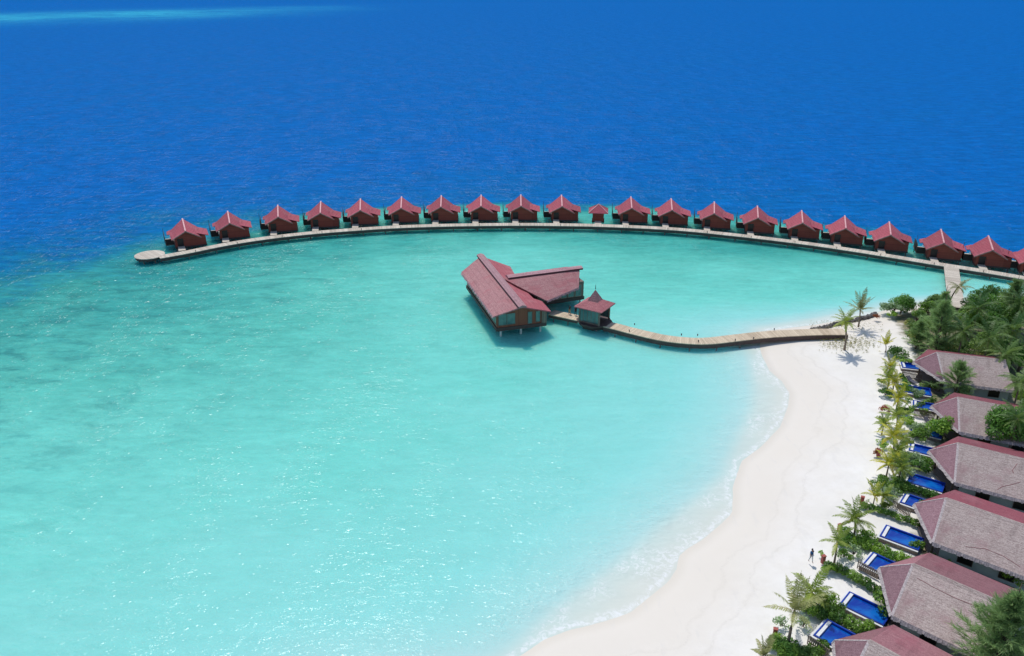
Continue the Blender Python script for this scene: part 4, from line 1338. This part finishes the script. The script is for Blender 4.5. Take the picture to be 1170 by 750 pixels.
GY = 'young palms along the beach edge'
pm(966, 367, 5.6, 2.7, 'leaf_palm', 'lone palm with a slim dark trunk at the beach end of the jetty', (965, 399), n=15, seed=1, rt=.16, el=(75, -30), group=GY)
pm(983, 353, 3.4, 3.4, 'leaf_dry', 'sparse spiky palm beside the stone breakwater', (981, 372), n=13, seed=2, el=(80, 5), droop=.55, wid=.16, group=GY)
pm(1012, 393, 1.5, 2.1, 'leaf_yellow', 'small upright yellow palm alone on the sand above a dark round bush', (1012, 402), n=8, seed=3, el=(85, 30), droop=.7, rt=.08, group=GY)
pm(1017, 419, 1.5, 2.1, 'leaf_yellow', 'pale green young palm just below the dark round bush', None, n=12, seed=4, rt=.09, group=GY)
pm(1015, 431, 2.1, 2.3, 'leaf_palm', 'green young palm standing over the small round dark shrub', (1014, 444), n=14, seed=5, rt=.1, group=GY)
pm(1027, 455, 2.0, 2.3, 'leaf_yellow', 'yellowing palm left of the pool raised on dark slats', (1024, 468), n=12, seed=6, rt=.1, group=GY)
pm(1025, 475, 2.1, 2.5, 'leaf_palm', 'green palm with arching fronds above the brightest yellow palm', (1024, 489), n=14, seed=7, rt=.1, group=GY)
pm(1021, 498, 3.0, 2.6, 'leaf_yellow', 'brightest yellow palm at the middle of the beach edge', (1020, 519), n=14, seed=8, rt=.12, group=GY)
pm(1016, 529, 2.0, 2.3, 'leaf_yellow', 'bushy yellow-green palm growing out of a round hedge clump', None, n=14, seed=9, rt=.1, group=GY)
pm(1000, 566, 1.3, 2.1, 'leaf_yellow', 'tiny yellow palm with few upright fronds beside the red post', None, n=7, seed=10, el=(80, 20), rt=.07, group=GY)
pm(977, 593, 2.2, 2.6, 'leaf_palm', 'full green palm left of the fully visible blue pool', (976, 611), n=15, seed=11, rt=.11, group=GY)
pm(957, 618, 3.0, 2.2, 'leaf_palm', 'leaning palm with only a few fronds beside the walker', (953, 644), n=7, seed=12, rt=.11, el=(70, -15), group=GY)
pm(908, 697, 3.6, 3.7, 'leaf_dry', 'tall ragged palm with long upright fronds near the bottom', (900, 738), n=9, seed=13, rt=.15, el=(88, 12), droop=.6, wid=.18, group=GY)
pm(928, 676, 2.0, 3.0, 'leaf_palm', 'light green palm just behind the tall ragged palm', None, n=10, seed=23, rt=.12, el=(70, 5), group=GY)
pm(872, 748, 1.6, 1.9, 'leaf_dry', 'small grey-green palm at the bottom edge by the last red post', None, n=9, seed=14, rt=.08, el=(85, 10), group=GY)
pm(1022, 437, 2.0, 2.0, 'leaf_yellow', 'yellow-green palm between the dark shrub and the second pool', None, n=12, seed=41, rt=.1, group=GY)
pm(1010, 484, 1.8, 1.8, 'leaf_palm', 'small green palm at the beach edge left of the arching palm', None, n=11, seed=42, rt=.09, group=GY)
pm(1026, 514, 2.2, 2.1, 'leaf_palm', 'green palm right of the trunk of the brightest yellow palm', None, n=12, seed=43, rt=.1, group=GY)
pm(1030, 534, 2.4, 2.2, 'leaf_palm', 'green palm leaning over the long leafy-crossed pool', None, n=12, seed=44, rt=.1, group=GY)
pm(1010, 566, 1.6, 1.8, 'leaf_palm', 'small olive palm beside the tiny yellow palm', None, n=9, seed=45, rt=.09, group=GY)
GC = 'coconut palms in the grove'
pm(1101, 379, 6.0, 4.2, 'leaf_coco', 'dark coconut palm with drooping fronds behind the rearmost thatched roof', None, n=20, seed=15, el=(70, -45), group=GC)
pm(1131, 386, 5.6, 4.1, 'leaf_coco', 'coconut palm over the right half of the rearmost thatched ridge', None, n=20, seed=16, el=(70, -40), group=GC)
pm(1158, 377, 6.4, 4.4, 'leaf_coco', 'coconut palm with light ribs right of the rearmost thatched roof', None, n=20, seed=17, el=(75, -40), group=GC)
pm(1167, 345, 6.2, 4.2, 'leaf_coco', 'coconut palm at the right edge under the ring boardwalk', None, n=18, seed=18, el=(75, -40), group=GC)
pm(1118, 352, 6.0, 3.8, 'leaf_coco', 'coconut palm right of the landing of the straight walkway', None, n=17, seed=19, el=(75, -35), group=GC)
pm(1096, 327, 5.6, 3.0, 'leaf_dry', 'thin yellowish palm arching over the end of the straight walkway', (1083, 352), n=9, seed=20, el=(50, -15), group=GC)
pm(1166, 437, 5.5, 4.0, 'leaf_coco', 'coconut palm at the right edge beside the rearmost roof gable', None, n=18, seed=21, el=(70, -35), group=GC)
pm(1150, 405, 5.0, 3.9, 'leaf_coco', 'coconut palm just beyond the right end of the rearmost roof', None, n=18, seed=24, el=(70, -40), group=GC)
pm(1083, 372, 5.0, 3.6, 'leaf_coco', 'short coconut palm at the foot of the biggest feathery tree', None, n=16, seed=25, el=(65, -40), group=GC)
pm(1163, 478, 6.0, 3.2, 'leaf_coco', 'coconut palm rising out of the large leafy tree on the right', None, n=14, seed=26, el=(75, -20), group=GC)

GF = 'feathery trees'
def cas(u, vb, vt, w_, label, seed, n=260, mat=None, start=.12):
    b_ = at(u, vb, GZ)
    casuarina((b_.x, b_.y, GZ - .05), height_to(b_, vt), w_, label, n, seed, GF, mat, start)
cas(1066, 409, 333, 5.2, 'largest grey-green feathery tree of the grove, left of the dark coconut palm', 1, 170)
cas(1070, 384, 324, 3.0, 'slender feathery tree behind the largest one, by the walkway', 2, 110)
cas(1150, 372, 310, 4.6, 'feathery tree against the lagoon near the right edge', 3, 130)
cas(1089, 457, 407, 4.2, 'feathery tree in front of the rearmost thatched roof', 4, 120)
cas(1129, 790, 661, 5.6, 'big feathery tree in front of the fifth thatched roof, lower right', 5, 290)
cas(1046, 398, 362, 2.6, 'small feathery tree at the sandy edge of the grove', 6, 80)

def bl_(u, v, zc, rx, rz, mat, label, seed, n=3200, size=.2, name='broadleaf_tree', cat='tree'):
    p = at(u, v, GZ + zc)
    broadleaf((p.x, p.y, GZ - .05), zc + rz * .95, rx, rx, rz, M[mat], label, n, seed, size, 12, name, cat, 'broadleaf trees and bushes of the grove')
bl_(1031, 348, 1.5, 2.9, 2.3, 'leaf_broad', 'dense dome-shaped green bush against the lagoon at the island tip', 31, 3400, .19)
bl_(1151, 489, 3.2, 4.3, 3.2, 'leaf_broad', 'large leafy green tree covering the right part of the second roof', 32, 6500, .22)
bl_(1076, 490, 1.5, 2.3, 1.9, 'leaf_bright', 'bright green leafy bush at the front tip between second and third roofs', 33, 2600, .18)
bl_(1122, 348, 3.2, 3.2, 2.6, 'leaf_broad', 'mid green tree right of the straight walkway landing', 34, 3200)
bl_(1143, 362, 3.0, 3.4, 2.6, 'leaf_shrub', 'lighter green tree below the right-hand feathery tree', 35, 3200)
bl_(1110, 366, 3.0, 3.0, 2.4, 'leaf_shrub', 'leafy tree between the two left coconut palms of the grove', 36, 3000)
bl_(1078, 357, 2.0, 2.2, 1.7, 'leaf_broad', 'leafy tree just left of the walkway landing', 37, 2400)
bl_(1168, 362, 3.2, 3.6, 2.8, 'leaf_broad', 'dark leafy tree at the right edge behind the coconut palms', 38, 3000)
bl_(1048, 384, 1.6, 2.4, 1.8, 'leaf_coco', 'dark bush at the left foot of the grove by the sand', 39, 2200, .18)
bl_(1048, 362, 1.5, 2.0, 1.5, 'leaf_shrub', 'yellow-green bush between the dome bush and the feathery tree', 40, 1800, .17)
bl_(1082, 398, 1.6, 3.0, 1.8, 'leaf_coco', 'dark low bush directly behind the tip of the rearmost roof', 41, 2400)
bl_(1118, 400, 1.8, 3.0, 1.8, 'leaf_coco', 'dark low bush behind the middle of the rearmost ridge', 42, 2400)
bl_(1148, 398, 2.0, 3.2, 2.0, 'leaf_broad', 'dark leafy bush behind the right end of the rearmost ridge', 43, 2600)
bl_(1168, 408, 2.6, 3.0, 2.4, 'leaf_broad', 'leafy tree at right edge level with the rearmost roof', 44, 2600)
bl_(1169, 458, 2.0, 2.2, 1.9, 'leaf_bright', 'yellow-green tree at right edge between the first two roofs', 45, 2000)
bl_(1165, 655, 1.7, 2.0, 1.6, 'leaf_bright', 'bright green bush against the wall at right between fourth and fifth roofs', 46, 2200, .15)
bl_(1112, 366, 2.0, 2.4, 1.7, 'leaf_shrub', 'light green tree at the right front of the walkway landing', 47, 2400)
bl_(1062, 352, 2.0, 2.2, 1.7, 'leaf_shrub', 'green bush beside the slender feathery tree at the lagoon edge', 48, 2000)
bl_(1134, 336, 2.4, 2.8, 1.9, 'leaf_broad', 'leafy tree left of the feathery tree against the lagoon', 49, 2400)

bl_(1060, 374, 1.6, 2.2, 1.6, 'leaf_shrub', 'mid green bush under the left side of the largest feathery tree', 60, 1800)
bl_(1098, 396, 1.4, 2.4, 1.5, 'leaf_broad', 'low green bush under the dark coconut palm', 61, 1900)
bl_(1132, 372, 2.6, 3.0, 2.2, 'leaf_broad', 'leafy tree behind the coconut palm over the rearmost ridge', 62, 2600)
bl_(1156, 350, 2.4, 3.0, 2.2, 'leaf_shrub', 'green tree at the foot of the right-hand feathery tree', 63, 2600)
bl_(1128, 392, 2.0, 2.6, 1.8, 'leaf_shrub', 'lighter green bush just behind the rearmost ridge', 64, 2200)
bl_(1072, 346, 1.8, 2.2, 1.6, 'leaf_coco', 'dark bush by the lagoon left of the walkway landing', 65, 1800)
bl_(1040, 372, 1.0, 1.6, 1.1, 'leaf_coco', 'small dark bush on the sand left of the grove', 66, 1200, .16)
bl_(1022, 352, 1.1, 2.0, 1.3, 'leaf_grey', 'pale bush directly left of the dome-shaped bush', 67, 1300, .17)
GS = 'shrubs at the beach edge'
shrub(1013, 352, 1.7, 1.5, 'leaf_grey', 'pale green bush left of the dome-shaped bush at the island tip', 900, 51, .15, group=GS)
shrub(1018, 358, 1.2, 1.1, 'leaf_bright', 'low yellow-green bush in front of the pale bush at the island tip', 600, 52, .15, group=GS)
shrub(1001, 361, .8, .8, 'leaf_rust', 'tiny rusty bush at the end of the breakwater', 260, 53, .13, group=GS)
shrub(1025, 403, 2.0, 1.7, 'leaf_broad', 'dark round bush between the small yellow palm and the rearmost pool', 1600, 54, .15, group=GS)
shrub(1012, 449, 1.15, 1.3, 'leaf_broad', 'small round dark shrub alone at the edge of the white beach', 1000, 55, .12, group=GS)
shrub(1011, 467, .8, 1.2, 'leaf_rust', 'small rust-tinged plant beside the green arching palm', 300, 56, .14, group=GS)
shrub(1002, 516, .7, 1.1, 'leaf_rust', 'rusty-leaved plant next to the red post at the beach edge', 260, 57, .14, group=GS)
shrub(1005, 549, 1.5, 1.4, 'leaf_shrub', 'left half of the round hedge clump under the bushy yellow-green palm', 1300, 58, .13, group=GS)
shrub(1022, 552, 1.5, 1.4, 'leaf_shrub', 'right half of the round hedge clump under the bushy yellow-green palm', 1300, 59, .13, group=GS)
shrub(1044, 528, 2.0, 1.9, 'leaf_grey', 'grey-green branching shrub hanging over the long leafy-crossed pool', 1100, 60, .19, group=GS)
shrub(1053, 497, 1.6, 1.6, 'leaf_shrub', 'green shrub left of the bright green bush over a half hidden pool', 1000, 61, .16, group=GS)
shrub(1013, 689, 2.0, 2.2, 'leaf_shrub', 'leafy shrub leaning over the right end of a blue pool', 1100, 62, .19, group=GS)
shrub(976, 631, 1.1, 1.2, 'leaf_grey', 'sparse grey-green shrub on sand left of a white-ledged pool', 230, 63, .16, group=GS)
shrub(918, 713, 1.0, 1.3, 'leaf_grey', 'sparse grey-green shrub right of the tall ragged palm trunk', 230, 64, .16, group=GS)
shrub(894, 712, .9, 1.2, 'leaf_grey', 'sparse grey-green shrub left of the tall ragged palm trunk', 220, 65, .16, group=GS)
shrub(938, 633, .45, .7, 'leaf_bright', 'small yellow-green potted plant on the red post by the walker', 160, 66, .1, group=GS)
shrub(1062, 441, 1.4, 1.3, 'leaf_coco', 'dark shrub between the second pool and the feathery tree', 800, 67, .15, group=GS)
shrub(1056, 470, .9, .9, 'leaf_bright', 'small yellow-green shrub above the pool on dark slats', 350, 68, .13, group=GS)
shrub(1109, 515, 1.6, 1.5, 'leaf_broad', 'low green shrub between the second roof and the third ridge', 900, 69, .16, group=GS)
shrub(1082, 648, .9, 1.3, 'leaf_shrub', 'small green shrub in the gap under the fourth thatched eave', 500, 70, .14, group=GS)
shrub(1098, 662, 1.0, 1.3, 'leaf_bright', 'bright green shrub beside the dark opening under the fourth eave', 500, 71, .14, group=GS)
shrub(1117, 571, .5, .9, 'leaf_bright', 'tiny bright plant by the wall under the third eave', 160, 72, .12, group=GS)
shrub(1158, 575, .6, 1.1, 'leaf_shrub', 'slim green plant by the wall at right under the third eave', 200, 73, .12, group=GS)
shrub(1050, 624, .9, 1.0, 'leaf_shrub', 'green shrub at the house end of the bright wide hedge', 420, 74, .13, group=GS)
shrub(1038, 456, .7, .8, 'leaf_bright', 'small green plant at the beach end of the pool on dark slats', 240, 75, .12, group=GS)

for k_, (u, v, rx, h, mt, lb, n_, sz) in enumerate([
    (1032, 443, 1.2, 1.2, 'leaf_bright', 'bright green shrub over the beach end of the second pool', 700, .15),
    (1050, 449, 1.3, 1.2, 'leaf_grey', 'grey-green shrub between the second pool and the pool on dark slats', 700, .16),
    (1032, 469, 1.1, 1.1, 'leaf_shrub', 'green shrub right of the arching green palm', 600, .14),
    (1037, 481, 1.2, 1.3, 'leaf_bright', 'light green shrub at the beach end of the half hidden pool', 700, .15),
    (1052, 490, 1.5, 1.5, 'leaf_grey', 'grey-green leafy shrub covering the middle of the half hidden pool', 800, .18),
    (1034, 502, 1.2, 1.2, 'leaf_palm', 'olive green shrub right of the brightest yellow palm', 600, .15),
    (1030, 520, 1.3, 1.4, 'leaf_shrub', 'green shrub between the yellow-green palm and the pool at the split roof', 800, .15),
    (1052, 532, 1.6, 1.7, 'leaf_broad', 'dark leafy shrub on the house side of the long leafy-crossed pool', 1000, .18),
    (1036, 541, 1.3, 1.4, 'leaf_grey', 'pale leafy shrub over the beach end of the long leafy-crossed pool', 700, .17),
    (1020, 562, 1.4, 1.4, 'leaf_grey', 'pale grey-green shrub on sand beside the tiny yellow palm', 600, .17),
    (1030, 560, 1.2, 1.3, 'leaf_shrub', 'green shrub above the fence pool of the fourth roof', 700, .15),
    (1012, 577, 1.0, 1.0, 'leaf_palm', 'olive shrub on sand just above the thin low hedge', 450, .14),
    (990, 612, 1.3, 1.1, 'leaf_bright', 'yellow-green shrub at the beach side of the fully visible pool', 700, .14),
    (965, 634, 1.0, 1.1, 'leaf_shrub', 'round green shrub at the foot of the leaning palm', 500, .14),
    (946, 650, .9, .9, 'leaf_bright', 'yellow-green shrub at the seaward end of the fence hedge', 400, .13),
    (935, 688, 1.6, 1.5, 'leaf_palm', 'dark olive shrub under the light green palm', 900, .16),
    (955, 690, 1.3, 1.2, 'leaf_shrub', 'green shrub left of the second nearest pool', 700, .15),
    (905, 740, 1.4, 1.2, 'leaf_broad', 'dark shrub at the foot of the tall ragged palm', 900, .15),
    (888, 732, 1.0, .9, 'leaf_bright', 'bright shrub next to the red post nearest the viewer', 500, .13),
    (935, 738, 1.2, 1.2, 'leaf_shrub', 'green shrub left of the pool nearest the viewer', 700, .15),
    (1060, 578, 1.2, 1.3, 'leaf_shrub', 'green shrub in the gap behind the fourth roof tip', 600, .15),
    (1140, 640, 1.0, 1.4, 'leaf_shrub', 'slim green shrub under the right part of the fourth eave', 500, .14),
    (1066, 640, .9, 1.2, 'leaf_shrub', 'small dark shrub at the corner under the fourth eave', 450, .14),
    (1008, 436, 1.0, 1.0, 'leaf_palm', 'olive shrub at the foot of the two green palms by the beach', 450, .13),
    (1006, 480, .9, .9, 'leaf_palm', 'olive shrub at the beach edge below the rust-tinged plant', 400, .13),
    (1008, 506, 1.0, 1.0, 'leaf_bright', 'bright shrub at the beach edge left of the brightest yellow palm', 450, .13),
    (1036, 414, 1.1, 1.1, 'leaf_bright', 'bright shrub beside the rearmost pool', 500, .14)]):
    shrub(u, v, rx, h, mt, lb, n_, 200 + k_, sz, group=GS)
GH = 'hedges between the pool terraces'
def hedge(p0, p1, w_, h, mat, label, seed, n=2200):
    a_, b_ = at(*p0, GZ + h * .5), at(*p1, GZ + h * .5)
    d = b_ - a_; L = d.length
    rs_ = random.Random(seed)
    r = empty('hedge', (a_.x, a_.y, GZ - .03), math.atan2(d.y, d.x))
    mb = MB(); tk = MB()
    nb_ = int(L / .75) + 1
    for i in range(nb_):
        x = L * i / max(1, nb_ - 1)
        c_ = (x, rs_.uniform(-.25, .25) * w_, h * rs_.uniform(.42, .6))
        mb.tn = rs_.uniform(.05, .95)
        tk.tube([(x, 0, -.05), (c_[0], c_[1], c_[2])], [.04, .02], 5)
        for _ in range(4):
            mb.tn = min(1, max(0, mb.tn + rs_.uniform(-.2, .2)))
            leaf_cluster(mb, c_, (.62, w_ * rs_.uniform(.42, .62), h * rs_.uniform(.42, .62)), n // nb_ // 4, .14, rs_, .45)
    mb.v = [(x, y, max(z, .03)) for x, y, z in mb.v]
    tk.build('stem', M['bark_dark'], r)
    mb.build('foliage', M[mat], r)
    tag(r, label, 'hedge', GH)
hedge((988, 577), (1046, 597), .8, .8, 'leaf_shrub', 'thin low dark hedge running in from the red post', 1, 2200)
hedge((964, 610), (1036, 640), 1.9, 1.0, 'leaf_bright', 'wide bright green hedge below the fully visible pool', 2, 4200)
hedge((962, 617), (990, 622), 1.5, .9, 'leaf_shrub', 'dark hedge end beside the full green palm', 3, 1400)
hedge((948, 645), (1006, 673), 1.2, .9, 'leaf_shrub', 'green hedge below the picket screen of the fifth roof', 4, 3000)
hedge((920, 692), (992, 717), 1.7, 1.2, 'leaf_shrub', 'dense hedge between the two nearest pools', 5, 4200)
hedge((884, 736), (930, 752), 1.7, 1.1, 'leaf_shrub', 'last hedge at the bottom edge around the tall ragged palm', 6, 3200)
hedge((1036, 553), (1066, 566), 1.2, 1.0, 'leaf_broad', 'hedge between the long leafy-crossed pool and the fourth roof', 7, 2200)
hedge((1040, 520), (1064, 528), 1.0, .9, 'leaf_broad', 'short hedge below the pool at the tip of the split roof', 8, 1400)
hedge((1036, 470), (1066, 455), .9, .8, 'leaf_shrub', 'short hedge behind the pool raised on dark slats', 9, 1300)
hedge((1030, 428), (1046, 452), .8, .7, 'leaf_broad', 'narrow dark hedge by the second pool', 10, 1200)

# sparse creeping plants on the sand: nobody could count them
mb = MB(); rs = random.Random(77)
for _ in range(520):
    u, v = rs.gauss(972, 20), rs.gauss(391, 5.5)
    if not (934 < u < 1006) or v < 381 or v > 404: continue
    p = at(u, v, GZ)
    mb.tn = rs.random()
    leaf_cluster(mb, (p.x, p.y, GZ - .15 + .12), (.22, .22, .12), 6, .09, rs, .3)
for _ in range(200):
    u, v = rs.uniform(925, 1010), rs.uniform(366, 378)
    p = at(u, v, GZ)
    mb.tn = rs.random()
    leaf_cluster(mb, (p.x, p.y, GZ - .02), (.2, .2, .1), 4, .08, rs, .3)
o = mb.build('foliage', M['creeper']); o.name = 'beach_grass'
tag(o, 'sparse creeping beach plants on the sand around the end of the jetty', 'beach plants', kind='stuff')

# ------------------------------------------------------------------ service cart at the right edge
p = at(1164, 716, GZ)
ct = empty('service_cart', (p.x, p.y, GZ), R(50))
tag(ct, 'small white roofed cart at the right edge beside the big feathery tree', 'cart')
MB().box(-1.2, 1.2, -.6, .6, .35, .8).build('body', M['white'], ct, bevel=.06)
MB().box(-.5, .2, -.5, .5, .803, 1.0).box(-.1, .05, -.5, .5, 1.003, 1.4).build('seat', M['dark'], ct)
MB().box(-1.0, 1.0, -.62, .62, 1.9, 1.97).build('roof', M['white'], ct, bevel=.03)
mb = MB()
for x in (-.9, .9):
    for y in (-.55, .55): mb.bar((x, y, .78), (x * .95, y, 1.9), .05)
mb.build('roof_frame', M['metal'], ct)
for x in (-.8, .8):
    for y in (-.6, .6):
        MB().tube([(x, y - .08, .24), (x, y + .08, .24)], [.24, .24], 14).build('wheel', M['dark'], ct)

# ------------------------------------------------------------------ people
def person(loc_, rz, label, top, bottom, stride=.16, scale=1.0, name='person'):
    r = empty(name, loc_, rz)
    def skin(nm, verts, edges, rad_, mat, parent):
        me = bpy.data.meshes.new(nm)
        me.from_pydata(verts, edges, [])
        me.materials.append(mat)
        o = bpy.data.objects.new(nm, me)
        COL.objects.link(o)
        o.parent = parent
        md = o.modifiers.new('skin', 'SKIN'); md.use_smooth_shade = True
        for i, a_ in enumerate(rad_):
            sv = me.skin_vertices[0].data[i]
            sv.radius = (a_, a_) if isinstance(a_, float) else a_
            sv.use_root = (i == 0)
        sb = o.modifiers.new('sub', 'SUBSURF'); sb.levels = sb.render_levels = 1
        return o
    s_ = stride
    V = [(0, 0, .95), (0, 0, 1.12), (0, .01, 1.32), (0, .0, 1.46), (0, .02, 1.53), (0, .03, 1.62), (0, .02, 1.74),
         (-.10, .02, .90), (-.10, s_ * .55, .50), (-.10, s_, .09), (-.10, s_ + .15, .03),
         (.10, .0, .90), (.10, -s_ * .3, .50), (.10, -s_ * 1.1, .10), (.10, -s_ * 1.1 + .14, .03),
         (-.19, 0, 1.43), (-.24, -.08, 1.16), (-.25, -.02, .92), (-.25, .02, .84),
         (.19, 0, 1.43), (.24, .06, 1.16), (.25, .14, .93), (.25, .18, .86)]
    Ed = [(0, 1), (1, 2), (2, 3), (3, 4), (4, 5), (5, 6), (0, 7), (7, 8), (8, 9), (9, 10), (0, 11), (11, 12), (12, 13), (13, 14), (3, 15), (15, 16), (16, 17), (17, 18), (3, 19), (19, 20), (20, 21), (21, 22)]
    Rd = [(.15, .11), (.135, .095), (.165, .11), (.09, .08), .055, (.085, .10), (.065, .075), .085, .058, .04, .032, .085, .058, .04, .032, .055, .042, .03, .03, .055, .042, .03, .03]
    for base, sg in ((18, -1), (22, 1)):
        b_ = Vector(V[base])
        for k_, (dx, dy, ln) in enumerate(((-.02, .02, .06), (-.007, .012, .075), (.007, .0, .08), (.018, -.012, .07), (sg * -.04, .03, .035))):
            V.append((b_.x + dx * .8, b_.y + dy, b_.z - ln)); Ed.append((base, len(V) - 1)); Rd.append(.010)
    body = skin('body', V, Ed, Rd, M['skin'], r)
    T = [V[0], V[1], V[2], (0, 0, 1.44), V[15], (-.235, -.06, 1.22), V[19], (.235, .045, 1.22)]
    skin('shirt', T, [(0, 1), (1, 2), (2, 3), (3, 4), (4, 5), (3, 6), (6, 7)], [(.165, .125), (.155, .115), (.18, .125), (.10, .09), .07, .06, .07, .06], M[top], r)
    B = [(0, 0, .97), V[7], V[8], (-.10, s_ * .95, .16), V[11], V[12], (.10, -s_ * 1.0, .17)]
    skin('trousers', B, [(0, 1), (1, 2), (2, 3), (0, 4), (4, 5), (5, 6)], [(.165, .125), .10, .075, .06, .10, .075, .06], M[bottom], r)
    mb = MB()
    for i in range(6):
        pass
    mb.tube([(0, -.02, 1.58), (0, -.035, 1.66), (0, -.01, 1.755), (0, .0, 1.80)], [.085, .10, .085, .03], 10)
    mb.build('hair', M['hair'], r, True)
    fc = MB()
    for sx in (-.032, .032): fc.box(sx - .011, sx + .011, .121, .128, 1.655, 1.668)
    fc.box(-.022, .022, .121, .127, 1.588, 1.596)
    fc.build('face_features', M['hair'], r)
    mb = MB(); mb.bar((0, .118, 1.655), (0, .145, 1.615), .022, .03); mb.build('nose', M['skin'], r)
    r.scale = (scale,) * 3
    tag(r, label, 'person')
    return r
p = at(926, 642, GZ); person((p.x, p.y, GZ - .03), R(200), 'person in a blue top and pale trousers walking alone on the beach', 'blue_cloth', 'pale_cloth', .2)
p = at(650.8, 359.2, 1.47); person((p.x, p.y, 1.472), R(40), 'person in dark top and tan trousers on footbridge, farther from the gazebo', 'dark_cloth', 'tan_cloth', .12)
p = at(657.6, 360.4, 1.47); person((p.x, p.y, 1.472), R(20), 'person in dark clothes on the footbridge, right next to the gazebo', 'dark_cloth', 'dark_cloth', .1)
